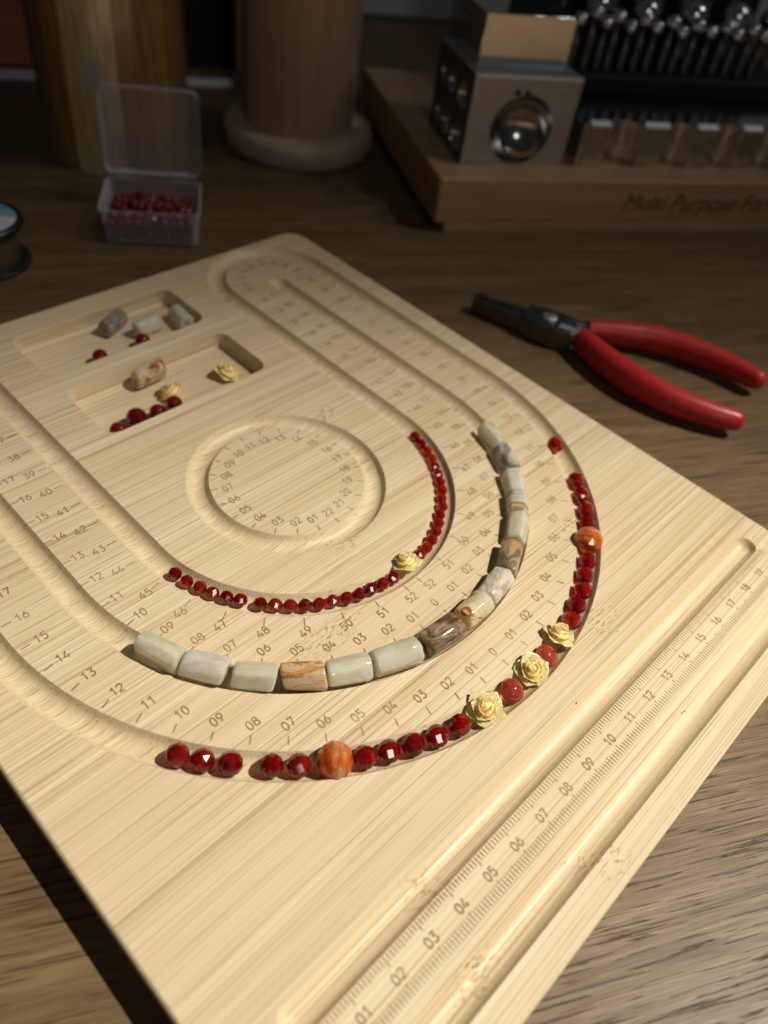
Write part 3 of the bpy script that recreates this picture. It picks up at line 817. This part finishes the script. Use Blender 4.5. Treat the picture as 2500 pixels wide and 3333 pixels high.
for i, (a, L, r, n, mt, z, yaw, lab) in enumerate(stones):
    th = math.radians(a); rr = 7.72
    me_ = stone_mesh('tube_stone', L * .985, r * 1.09, n, 40 + i); z = z + .03
    rot = Matrix.Rotation(th + math.pi / 2 + yaw, 3, 'Z') @ Matrix.Rotation(rng.uniform(0, 6), 3, 'X')
    tag(link('tube_stone', me_, STONE[mt], None, (CX + rr * math.cos(th), CY + rr * math.sin(th), z), rot), lab, 'stone bead', 'polished tube stones in the middle groove')
zt = -TD
for (x, y, L, r, n, mt, yaw, roll, lab) in [
    (10.22, 23.80, 1.20, .38, 9, 'grey', 25, .3, 'grey tube stone leftmost in the upper tray'),
    (11.22, 22.92, 1.12, .36, 10, 'white', 7, .9, 'translucent white tube stone beside a red bead in the upper tray'),
    (12.66, 22.72, 1.15, .36, 7, 'milky', -100, .2, 'whitish tube stone leaning in the right end of the upper tray'),
    (9.45, 20.12, 1.28, .41, 7, 'amber', 4, 1.2, 'clear amber brown tube stone at the back of the lower tray')]:
    me_ = stone_mesh('tube_stone', L, r, n, hash_(lab))
    tag(link('tube_stone', me_, STONE[mt], None, (x, y, zt + r * .97), Matrix.Rotation(math.radians(yaw), 3, 'Z') @ Matrix.Rotation(roll, 3, 'X')), lab, 'stone bead', 'loose stones in the trays')
MT = smooth_bead('red_bead', .30, 1.0); MT2 = smooth_bead('red_bead', .34, .95)
for (x, y, r, ms, lab) in [(10.52, 22.20, .29, [MT], 'red bead under the white stone at the front of the upper tray'),
                       (8.66, 22.18, .29, [MT], 'lone red bead at the front left of the upper tray'),
                       (6.90, 18.10, .30, [MT], 'leftmost of four red beads along the front of the lower tray'),
                       (7.74, 18.28, .36, [bead_mesh('red_bead', .36, 10, (-62, -38, -13, 13, 38, 62), stag=False)], 'biggest of four red beads in the lower tray, second from left'),
                       (8.52, 18.16, .29, [MT], 'third of four red beads along the front of the lower tray'),
                       (9.25, 18.22, .31, [MT], 'rightmost of four red beads in the lower tray, in front of a rose')]:
    put_bead(ms, M['red_shaded'], x, y, zt + r, tang_rot(rng.uniform(0, 360), 1.0), lab, 'red beads in the trays')

# ================================================================== PLIERS
pl = empty('flat_nose_pliers', (26, 12, TZ)); tag(pl, 'flat nose pliers with dark steel jaws and curved red handles', 'pliers')
def tube(name, pts, rads, mat, parent, n=18, sq=(1.0, 1.0)):
    """swept tube through world points (cm), elliptical: rads horizontal * sq[0], vertical * sq[1]"""
    P = [Vector(p) for p in pts]; vs, fs = [], []
    # resample with catmull-rom
    Q, R = [], []
    for i in range(len(P) - 1):
        p0, p1, p2, p3 = P[max(i - 1, 0)], P[i], P[i + 1], P[min(i + 2, len(P) - 1)]
        for k in range(8):
            t = k / 8
            Q.append(.5 * ((2 * p1) + (p2 - p0) * t + (2 * p0 - 5 * p1 + 4 * p2 - p3) * t * t + (3 * p1 - p0 - 3 * p2 + p3) * t ** 3))
            R.append(rads[i] + (rads[i + 1] - rads[i]) * t)
    Q.append(P[-1]); R.append(rads[-1])
    for i in range(len(Q)):
        d = (Q[min(i + 1, len(Q) - 1)] - Q[max(i - 1, 0)]).normalized()
        sd = d.cross(Vector((0, 0, 1))).normalized(); up = sd.cross(d)
        for k in range(n):
            a = 2 * math.pi * k / n; vs.append(tuple(Q[i] + sd * math.cos(a) * R[i] * sq[0] + up * math.sin(a) * R[i] * sq[1]))
    for i in range(len(Q) - 1):
        for k in range(n): fs.append((i * n + k, i * n + (k + 1) % n, (i + 1) * n + (k + 1) % n, (i + 1) * n + k))
    fs.append(tuple(range(n))); fs.append(tuple((len(Q) - 1) * n + k for k in range(n)))
    o = parent.location / U
    return link(name, fixn(mesh(name, [tuple(Vector(v) - o) for v in vs], fs, 60)), mat, parent)
hz = TZ + .72
tube('handle', [(26.15, 11.75, hz), (25.72, 10.4, hz), (25.42, 8.6, hz), (25.55, 6.9, hz), (26.05, 5.4, hz), (26.62, 4.35, hz), (26.78, 4.10, hz), (26.86, 3.98, hz)], [.50, .60, .64, .60, .52, .45, .34, .10], M['grip'], pl, 20, (.92, 1.05))
tube('handle', [(27.0, 12.0, hz), (28.0, 11.05, hz), (29.1, 9.75, hz), (29.85, 8.1, hz), (30.22, 6.5, hz), (30.32, 5.1, hz), (30.32, 4.82, hz), (30.32, 4.68, hz)], [.46, .56, .62, .60, .52, .45, .34, .10], M['grip'], pl, 20, (.92, 1.05))
def prism(name, outline, z0, z1, mat, parent, bev=.06):
    o = parent.location / U
    n = len(outline); vs = [(x - o.x, y - o.y, z - o.z) for z in (z0, z1) for x, y in outline]
    fs = [tuple(range(n))[::-1], tuple(range(n, 2 * n))] + [(i, (i + 1) % n, n + (i + 1) % n, n + i) for i in range(n)]
    me_ = fixn(mesh(name, vs, fs))
    bm = bmesh.new(); bm.from_mesh(me_); bmesh.ops.bevel(bm, geom=bm.edges[:], offset=bev * U, segments=2, affect='EDGES', profile=.5); bm.to_mesh(me_); bm.free()
    return link(name, me_, mat, parent)
ax = Vector((1.55, -4.55)).normalized(); nx = Vector((-ax.y, ax.x))      # nx points to +x side
tip = Vector((24.72, 16.85))
def lo(s, w): v = tip + ax * s + nx * w; return (v.x, v.y)
prism('jaw', [lo(0, .03), lo(0, .26), lo(.2, .31), lo(2.4, .54), lo(3.1, .64), lo(3.1, .03)], TZ + .14, TZ + .84, M['darksteel'], pl)
prism('jaw', [lo(0, -.03), lo(3.1, -.03), lo(3.1, -.64), lo(2.4, -.52), lo(.2, -.31), lo(0, -.26)], TZ + .14, TZ + .82, M['darksteel'], pl)
prism('joint', [lo(2.5, -.60), lo(2.5, .60), lo(3.2, .80), lo(4.2, .82), lo(4.9, .66), lo(5.0, -.66), lo(4.2, -.84), lo(3.2, -.80)], TZ + .06, TZ + 1.02, M['darksteel'], pl, .08)
jv = tip + ax * 3.65
link('rivet', lathe('rivet', [(0, .09), (.26, .09), (.34, .05), (.36, 0), (.36, -.04)], 28), M['steel'], pl, (jv.x - 26, jv.y - 12, 1.05))
tube('tang', [(25.85, 12.75, hz), (26.05, 12.1, hz), (26.15, 11.5, hz)], [.38, .37, .36], M['steel'], pl, 16, (1, 1))
tube('tang', [(26.45, 12.85, hz), (26.85, 12.3, hz), (27.2, 11.7, hz)], [.34, .33, .32], M['darksteel'], pl, 16, (1, 1))

# ================================================================== PLASTIC BOX OF BEADS
FLc = Vector((13.87, 30.75, TZ)); bd = math.radians(-37.5)
bx = empty('plastic_box', tuple(FLc), (0, 0, bd)); tag(bx, 'small clear plastic box with its lid open, holding red beads', 'box')
BL, BD, BH, wt = 4.45, 3.55, 1.75, .09
def rr_ring(l, d, ins, r, z, n=6): return [(q[0], q[1], z) for q in rrect(ins, l - ins, ins, d - ins, max(.02, r), n)]
def stack_rings(name, rings, cap_last=True, cap_first=False):
    vs, fs = [], []; n = len(rings[0])
    for r_ in rings: vs += r_
    for j in range(len(rings) - 1):
        for i in range(n): fs.append((j * n + i, j * n + (i + 1) % n, (j + 1) * n + (i + 1) % n, (j + 1) * n + i))
    if cap_last: fs.append(tuple((len(rings) - 1) * n + i for i in range(n)))
    if cap_first: fs.append(tuple(range(n))[::-1])
    return fixn(mesh(name, vs, fs, 40))
link('box_base', stack_rings('box_base', [rr_ring(BL, BD, .18, .3, 0), rr_ring(BL, BD, .10, .35, .08), rr_ring(BL, BD, 0, .35, BH - .18), rr_ring(BL, BD, -.07, .4, BH - .16), rr_ring(BL, BD, -.07, .4, BH),
     rr_ring(BL, BD, .03, .35, BH), rr_ring(BL, BD, .10, .3, BH - .2), rr_ring(BL, BD, .20, .3, .16)], True, True), M['plastic'], bx)
lid = link('box_lid', stack_rings('box_lid', [rr_ring(BL, 3.75, -.07, .4, .42), rr_ring(BL, 3.75, -.07, .4, .06), rr_ring(BL, 3.75, 0, .35, 0), rr_ring(BL, 3.75, .08, .3, .03), rr_ring(BL, 3.75, .03, .35, .10), rr_ring(BL, 3.75, .03, .35, .42)], False, False), M['plastic'], bx, (0, BD + .36, BH + .22))
lid.rotation_euler = (math.radians(84), 0, 0)
pan = link('lid_panel', box_mesh('lid_panel', (.06, .06, .02), (BL - .06, 3.69, .09), .02), M['plastic'], lid)
for hx in (.55, BL - 1.35):
    link('hinge', box_mesh('hinge', (hx, BD + .02, BH - .12), (hx + .8, BD + .34, BH + .30), .04), M['plastic'], bx)
MBX = [bead_mesh('box_bead', .19, 8, (-62, -36, -12, 12, 36, 62), stag=False), bead_mesh('box_bead', .21, 8, (-60, -30, 0, 30, 60)), smooth_bead('box_bead', .18, 1.0)]
cb, sb = math.cos(bd), math.sin(bd)
for k in range(4):
    nxk = 10 - (k % 2); nyk = 7 - (k % 2)
    for i in range(nxk):
        for j in range(nyk):
            if k == 3 and (rng.random() < .62 or i > 7): continue
            lx = min(BL - .42, max(.42, .42 + (.20 if k % 2 else 0) + i * .40 + rng.uniform(-.13, .13))); ly = min(BD - .42, max(.42, .44 + (.20 if k % 2 else 0) + j * .42 + rng.uniform(-.13, .13)))
            lz = .37 + k * .29 + rng.uniform(-.03, .09)
            x, y = FLc.x + cb * lx - sb * ly, FLc.y + sb * lx + cb * ly
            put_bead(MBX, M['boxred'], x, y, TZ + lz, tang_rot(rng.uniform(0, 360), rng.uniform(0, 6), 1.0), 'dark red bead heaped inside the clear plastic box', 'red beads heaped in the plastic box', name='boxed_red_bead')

# ================================================================== THREAD SPOOL
sp = empty('thread_spool', (8.95, 32.05, TZ)); tag(sp, 'black spool of beading thread with a blue and white label at left edge', 'spool')
link('spool_core', lathe('spool_core', [(1.40, .14), (1.46, .3), (1.46, 1.75), (1.40, 1.9)], 48), M['wire'], sp)
link('flange', lathe('flange', [(0, 0), (1.78, 0), (1.85, .05), (1.85, .16), (1.78, .22), (1.2, .24), (0, .24)], 56), M['black'], sp)
link('flange', lathe('flange', [(0, 1.75), (1.78, 1.75), (1.85, 1.82), (1.85, 1.98), (1.79, 2.05), (1.62, 2.06), (1.60, 2.02), (0, 2.02)], 56), M['black'], sp)
def disc_part(name, y0, y1, z, mat):
    r = 1.585; pts = []
    n = 40
    for i in range(n + 1):
        y = y0 + (y1 - y0) * i / n; xx = math.sqrt(max(0, r * r - y * y)); pts.append((xx, y))
    vs = [(x, y, z) for x, y in pts] + [(-x, y, z) for x, y in pts]; k = n + 1
    fs = [(i, i + 1, k + i + 1, k + i) for i in range(n)]
    me_ = fixn(mesh(name, vs, fs)); 
    if me_.polygons[n // 2].normal.z < 0: me_.flip_normals()
    return link(name, me_, mat, sp, (0, 0, 0), (0, 0, math.radians(-45)))
disc_part('label', -1.585, .42, 2.026, M['label']); disc_part('label_band', .42, .98, 2.026, M['labelteal']); disc_part('label_band', .98, 1.585, 2.026, M['labelblue'])

# ================================================================== FORMING BLOCK SET
TA = (0, 0, A)
BT1 = 1.8
fb = empty('wooden_tool_base', tuple(pq(13.4, 34.55, TZ)), TA); tag(fb, 'thick pale wooden base with engraved lettering on its front edge', 'tool base')
# local axes: x along the front, y to the back
FH = BT1 - TZ
outl = [(.45, 0), (0, .0), (0, 0), (0, 0)]
link('base_board', box_mesh('base_board', (0, 0, .55), (34, 16.8, FH), .10), M['block'], fb)
link('base_foot', box_mesh('base_foot', (.62, .004, 0), (33.4, 16.2, .55), .04), M['block'], fb)
cu = bpy.data.curves.new('lettering', 'FONT'); cu.body = 'Multi Purpose Forming Block'; cu.size = 1.30 * U; cu.shear = .22; cu.space_character = 1.02; cu.extrude = .0
tmp = bpy.data.objects.new('lettering_tmp', cu); COL.objects.link(tmp)
dg = bpy.context.evaluated_depsgraph_get(); lm = bpy.data.meshes.new_from_object(tmp.evaluated_get(dg)); lm.name = 'lettering'
bpy.data.objects.remove(tmp); lm.materials.clear()
M['letter'] = mk_simple('burnt_lettering', (.050, .028, .014), .7, 0, .2, 3, .0)
lt = link('lettering', lm, M['letter'], fb, (11.05, -.006, 1.28), (math.radians(90), 0, 0))

def carve(me_, holes):
    return me_
cbk = empty('dapping_block', tuple(pq(15.05, 36.45, BT1)), TA); tag(cbk, 'polished steel cube block with a large hemispherical hollow in its front', 'dapping block')
CW, CDp, CH = 5.95, 5.6, 4.39
def face_with_bowl(name, W, Hh, bowls, rim=1.0):
    """front plate y=0 with spherical hollows cut in: list of (cx, cz, r, depth)"""
    V2, E2 = [Vector((0, 0)), Vector((W, 0)), Vector((W, Hh)), Vector((0, Hh))], [(0, 1), (1, 2), (2, 3), (3, 0)]
    N = 40
    for (cx, cz, r, d) in bowls:
        b = len(V2)
        for i in range(N): a = 2 * math.pi * i / N; V2.append(Vector((cx + r * math.cos(a), cz + r * math.sin(a))))
        E2 += [(b + i, b + (i + 1) % N) for i in range(N)]
    rv, _, rf, *_ = delaunay_2d_cdt(V2, E2, [], 0, 1e-5)
    vs, fs = [(v.x, 0, v.y) for v in rv], []
    for f in rf:
        c = sum((rv[i] for i in f), Vector((0, 0))) / len(f)
        if not any((c.x - cx) ** 2 + (c.y - cz) ** 2 < r * r * .995 for cx, cz, r, d in bowls): fs.append(tuple(f))
    flat = len(fs)
    for (cx, cz, r, d) in bowls:
        b = len(vs); R = (r * r + d * d) / (2 * d); am = math.asin(min(1, r / R)); 
        if d > r: am = math.pi - am
        K = 10
        for j in range(K + 1):
            al = am * (1 - j / K); rr = R * math.sin(al); yy = R * math.cos(al) - (R - d)
            for i in range(N): a = 2 * math.pi * i / N; vs.append((cx + rr * math.cos(a), yy, cz + rr * math.sin(a)))
        for j in range(K):
            for i in range(N): fs.append((b + j * N + i, b + j * N + (i + 1) % N, b + (j + 1) * N + (i + 1) % N, b + (j + 1) * N + i))
    me_ = mesh(name, vs, fs); me_.polygons.foreach_set('use_smooth', [i >= flat for i in range(len(fs))])
    me_['flat'] = flat
    me_.set_sharp_from_angle(angle=math.radians(40))
    return me_
def open_box(name, W, Dp, Hh, skip=('front',)):
    vs = [(0, 0, 0), (W, 0, 0), (W, Dp, 0), (0, Dp, 0), (0, 0, Hh), (W, 0, Hh), (W, Dp, Hh), (0, Dp, Hh)]
    F = {'bottom': (0, 3, 2, 1), 'top': (4, 5, 6, 7), 'front': (0, 1, 5, 4), 'right': (1, 2, 6, 5), 'back': (2, 3, 7, 6), 'left': (3, 0, 4, 7)}
    return mesh(name, vs, [f for k, f in F.items() if k not in skip])
def polish(o):
    o.data.materials.append(M['hollow']); fl_ = o.data['flat']
    o.data.polygons.foreach_set('material_index', [1 if i >= fl_ else 0 for i in range(len(o.data.polygons))])
polish(link('front_face', face_with_bowl('front_face', CW, CH, [(3.08, 1.80, 1.74, 1.45)]), M['steel'], cbk))
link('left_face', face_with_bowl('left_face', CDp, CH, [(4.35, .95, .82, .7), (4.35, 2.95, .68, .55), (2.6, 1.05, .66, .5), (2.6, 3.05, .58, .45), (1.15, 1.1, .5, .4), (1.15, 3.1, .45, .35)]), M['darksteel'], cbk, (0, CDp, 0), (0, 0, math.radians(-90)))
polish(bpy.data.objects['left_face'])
link('block_body', open_box('block_body', CW, CDp, CH, ('front', 'left')), M['steel'], cbk)
link('top_edge_glint', fixn(mesh('top_edge_glint', [(0, -.02, 0), (CW, -.02, 0), (CW, .16, .09), (0, .16, .09), (0, -.02, -.05), (CW, -.02, -.05), (CW, .16, -.05), (0, .16, -.05)],
     [(0, 1, 2, 3), (4, 7, 6, 5), (0, 4, 5, 1), (1, 5, 6, 2), (2, 6, 7, 3), (3, 7, 4, 0)])), M['glint'], cbk, (0, 0, CH - .06))  # raised wedge, tilted and brightened to show a glint along the top
for mx, mz, w_ in ((2.15, 3.62, .06), (2.42, 3.62, .16), (2.98, 3.62, .14)):
    link('stamped_mark', lathe('stamped_mark', [(0, 0), (w_, 0), (w_, .01), (0, .01)], 16), M['black'], cbk, (mx, -.004, mz), (math.radians(90), 0, 0))
ub = empty('upper_steel_block', tuple(pq(15.65, 37.95, BT1 + CH + .01)), TA); tag(ub, 'smaller polished steel block stacked on the dapping block', 'steel block')
link('block_body', box_mesh('block_body', (0, 0, 0), (4.95, 5.0, 2.30), .05), M['mirror'], ub)
link('pin_hole', lathe('pin_hole', [(0, 0), (.17, 0), (.17, .01), (0, .01)], 20), M['black'], ub, (-.004, 3.1, 1.62), (0, math.radians(-90), 0))
# grooved forming bar
gb = empty('grooved_forming_bar', tuple(pq(21.75, 36.4, BT1)), TA); tag(gb, 'steel forming bar with rounded channels along its front', 'forming bar')
outline = [(0, 0)]; x = .45
GWd = 16.0; Dg = 3.5
pts = [(0, 0)]
ridges = [(.45, 1.68), (3.80, 5.36), (7.19, 8.55), (10.25, 11.51), (13.2, 14.4)]
prev = 0
pts = [(0.0, .9)]
for (a_, b_) in ridges:
    lo_, hi_ = pts[-1][0], a_
    c_ = (lo_ + hi_) / 2; rr_ = (hi_ - lo_) / 2
    for i in range(1, 13):
        an = math.pi * i / 12
        pts.append((c_ - rr_ * math.cos(an), rr_ * .95 * math.sin(an) if i < 12 else 0))
    pts.append((b_, 0))
pts[0] = (0.0, 0.0)
pts += [(GWd, 0), (GWd, Dg), (0, Dg)]
n = len(pts); Hb = 2.18
vs = [(p_[0], p_[1], z) for z in (0, Hb) for p_ in pts]
fs = [tuple(range(n))[::-1], tuple(range(n, 2 * n))] + [(i, (i + 1) % n, n + (i + 1) % n, n + i) for i in range(n)]
link('bar_body', fixn(mesh('bar_body', vs, fs, 35)), M['barsteel'], gb)
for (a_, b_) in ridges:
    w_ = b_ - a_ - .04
    link('ridge_glint', fixn(mesh('ridge_glint', [(0, -.02, 0), (w_, -.02, 0), (w_, .30, .17), (0, .30, .17), (0, -.02, -.06), (w_, -.02, -.06), (w_, .30, -.06), (0, .30, -.06)],
         [(0, 1, 2, 3), (4, 7, 6, 5), (0, 4, 5, 1), (1, 5, 6, 2), (2, 6, 7, 3), (3, 7, 4, 0)])), M['glint'], gb, (a_ + .02, 0, Hb))  # wedges shaped and coloured to give each ridge its bright glint
# black rack and punches
rk = empty('punch_rack', tuple(pq(21.9, 41.2, BT1)), TA); tag(rk, 'black punch rack standing behind the grooved forming bar', 'tool rack')
link('rack_body', box_mesh('rack_body', (0, 0, 0), (17, 7.2, 3.2), .10), M['blackmatte'], rk)
link('rack_plate', box_mesh('rack_plate', (-.1, -.06, 2.15), (17.1, .0, 2.5), .02), M['black'], rk)
link('rack_back', box_mesh('rack_back', (-.2, 7.3, 0), (17.4, 7.9, 14), .05), M['blackmatte'], rk)
punches = [(p_, 42.5, z_ - .1, .42, 'front') for p_, z_ in ((23.2, 7.5), (24.1, 7.88), (24.9, 7.4), (25.6, 7.74), (26.5, 7.3), (27.35, 7.69), (28.2, 7.35), (29.2, 7.64), (30.0, 7.2), (30.9, 7.58), (31.9, 7.3), (32.9, 7.61), (33.8, 7.25), (34.8, 7.56), (35.7, 7.3))]
punches += [(p_, 44.5, z_, r_, 'back') for p_, z_, r_ in ((25.2, 7.6, .75), (28.43, 7.5, .85), (31.72, 7.49, .9), (34.77, 7.59, .85), (37.6, 7.6, .85))]
punches += [(p_, 46.6, z_, r_, 'far') for p_, z_, r_ in ((24.0, 9.0, .8), (25.7, 9.3, .75), (27.3, 9.0, .8), (28.9, 9.3, .75), (30.5, 9.1, .85), (32.2, 9.3, .8), (33.9, 9.1, .85), (35.6, 9.3, .8))]
for i, (p_, q_, zt_, r_, row) in enumerate(punches):
    b_ = pq(p_, q_, BT1 + 3.0)
    e = empty('dapping_punch', tuple(b_)); k_ = [q for q in punches if q[4] == row].index(punches[i])
    tag(e, '%s ball ended steel punch from the left in the %s row of the black rack' % (ORD[k_], row), 'punch', 'ball ended punches in the rack')
    L_ = zt_ - (BT1 + 3.0)
    link('shaft', lathe('shaft', [(0, 0), (.32, 0), (.32, L_ - r_ * 2.6), (r_ * .62, L_ - r_ * 2.3), (r_ * .40, L_ - r_ * 1.25), (r_ * .36, L_ - r_ * .8)], 20), M['darksteel'], e)
    pr = [(r_ * math.cos(math.radians(-80 + 170 * j / 14)), L_ + r_ * math.sin(math.radians(-80 + 170 * j / 14))) for j in range(15)]
    link('ball_head', lathe('ball_head', pr, 28, 60), M['chrome'], e)

# ================================================================== BACKGROUND OBJECTS
cup = empty('bamboo_cup', (20.65, 40.05, TZ)); tag(cup, 'tall varnished brown bamboo cylinder behind the plastic box', 'bamboo cylinder')
def wall_part(name, a0, a1, mat, r=3.95, h=17.0, th=.35, n=8):
    vs, fs = [], []
    for (rr, z) in ((r, 0), (r, h), (r - th, h), (r - th, .4)):
        for i in range(n + 1):
            a = math.radians(a0 + (a1 - a0) * i / n); vs.append((rr * math.cos(a), rr * math.sin(a), z))
    for j in range(3):
        for i in range(n): fs.append((j * (n + 1) + i, j * (n + 1) + i + 1, (j + 1) * (n + 1) + i + 1, (j + 1) * (n + 1) + i))
    return link(name, fixn(mesh(name, vs, fs, 40)), mat, cup)
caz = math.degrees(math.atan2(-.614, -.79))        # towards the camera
for a0, a1, mt in [(-90, -62, 'cupdark'), (-62, -30, 'cupdark'), (-30, -12, 'cup'), (-12, 26, 'cup_reflection'), (26, 44, 'cup'), (44, 66, 'cup'), (66, 92, 'cupdark'), (92, 270, 'cup')]:  # the palest stave holds the varnish reflection in its colour
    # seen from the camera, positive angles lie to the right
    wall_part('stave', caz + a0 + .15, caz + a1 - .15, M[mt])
link('cup_floor', lathe('cup_floor', [(0, .1), (3.7, .1), (3.7, .45), (0, .45)], 48), M['cupdark'], cup)

ps = empty('wooden_post', (30.4, 36.05, TZ)); tag(ps, 'round brown wooden post standing on a paler round wooden base', 'wooden post')
link('base_disc', lathe('base_disc', [(0, 0), (4.35, 0), (4.5, .10), (4.52, .95), (4.42, 1.22), (4.2, 1.34), (0, 1.36)], 72, 60), M['walnut2'], ps)
link('post_body', lathe('post_body', [(3.28, 1.30), (3.30, 1.40), (3.30, 18), (3.0, 18.2), (0, 18.2)], 72, 50), M['walnut'], ps)

def cup_patch(name, a0, z0, ra, rz, mat, r=3.965, n=20):
    """oval sticker following the curve of the cylinder"""
    vs, fs = [], []
    for k in range(n): t_ = 2 * math.pi * k / n; an = math.radians(a0 + ra * math.cos(t_)); vs.append((r * math.cos(an), r * math.sin(an), z0 - TZ + rz * math.sin(t_)))
    an = math.radians(a0); vs.append((r * 1.0005 * math.cos(an), r * 1.0005 * math.sin(an), z0 - TZ))
    fs = [(k, (k + 1) % n, n) for k in range(n)]
    return link(name, mesh(name, vs, fs, 180), mat, cup)
cup_patch('round_sticker', -134.3, 3.88, 5.6, .74, M['sticker'])
tb = empty('black_tablet', tuple(pq(-16.5, 41.0, TZ)), (0, 0, A + math.radians(12))); tag(tb, 'flat black slab lying on the table at the left edge', 'tablet')
link('tablet_body', box_mesh('tablet_body', (-6, 0, 0), (8.0, 7.5, .9), .15), M['black'], tb)
lc = empty('leather_case', tuple(pq(-10.6, 57.2, TZ)), TA); tag(lc, 'tan leather case standing behind the bamboo cylinder', 'case')
link('case_body', box_mesh('case_body', (0, 0, 0), (5.5, 2.5, 15), .3), M['leather'], lc)
gr = empty('dark_green_container', tuple(pq(-12.6, 50.0, TZ))); tag(gr, 'dark green container at the top left corner', 'container')
link('container_body', lathe('container_body', [(0, 0), (2.6, 0), (2.8, .3), (2.9, 16), (2.6, 16.4), (0, 16.4)], 40, 50), M['green'], gr)
dp = empty('dark_panel', tuple(pq(-4.5, 59.0, TZ)), TA); tag(dp, 'black upright panel behind the two wooden cylinders', 'panel')  # plain dark panel filling the dark region between the cylinders
link('panel_sheet', box_mesh('panel_sheet', (0, 0, .0), (12.4, .8, 40), .1), M['black'], dp)
link('panel_post', box_mesh('panel_post', (10.6, -.5, 0), (12.3, -.01, 40), .1), M['walnut'], dp)
ws = empty('white_strip', tuple(pq(-9.6, 55.0, TZ)), TA); tag(ws, 'sunlit pale strip lying on the table behind the bamboo cylinder', 'strip')
link('strip_body', box_mesh('strip_body', (0, 0, 0), (15.0, 1.0, .35), .08), M['white'], ws)

# ------------------------------------------------------------------ stray splinters on the board
M['chip'] = mk_simple('dark_splinter', (.26, .16, .085), .7, 0, .3, 20, .0)
def splinter(x, y, z, L, w, yaw, label):
    L *= .75; w *= .7
    pts = [(-L / 2, 0), (-L * .2, w), (L * .3, w * .7), (L / 2, -w * .2), (L * .1, -w), (-L * .35, -w * .8)]
    n_ = len(pts); vs_ = [(a_, b_, .004) for a_, b_ in pts] + [(a_ * .8, b_ * .6, .004 + w * 1.2 + .1 * w * math.sin(9 * a_)) for a_, b_ in pts]
    fs_ = [tuple(range(n_))[::-1], tuple(range(n_, 2 * n_))] + [(i_, (i_ + 1) % n_, n_ + (i_ + 1) % n_, n_ + i_) for i_ in range(n_)]
    tag(link('wood_splinter', fixn(mesh('wood_splinter', vs_, fs_)), M['chip'], None, (x, y, z), (0, 0, yaw)), label, 'splinter', 'stray splinters on the board')
splinter(10.25, .98, -.02, .10, .022, .8, 'tiny dark splinter at the upper lip of the ruler groove near 10')
splinter(13.2, 1.55, 0, .07, .018, 2.0, 'tiny dark speck on the flat board above ruler mark 13')
splinter(12.5, -1.20, -.15, .09, .03, .3, 'tiny splinter inside the front ruler groove near 12')
splinter(3.4, -1.25, -.18, .12, .028, 1.1, 'tiny pale brown chip in the front ruler groove near 03')
splinter(6.6, -1.30, -.18, .11, .016, -.3, 'thin splinter in the front ruler groove near 06')
splinter(9.05, 9.55, -.12, .09, .03, .5, 'small dark chip in the circular groove below 22')
splinter(8.0, 4.35, 0, .06, .022, .2, 'tiny dark speck beside the burnt number 02')
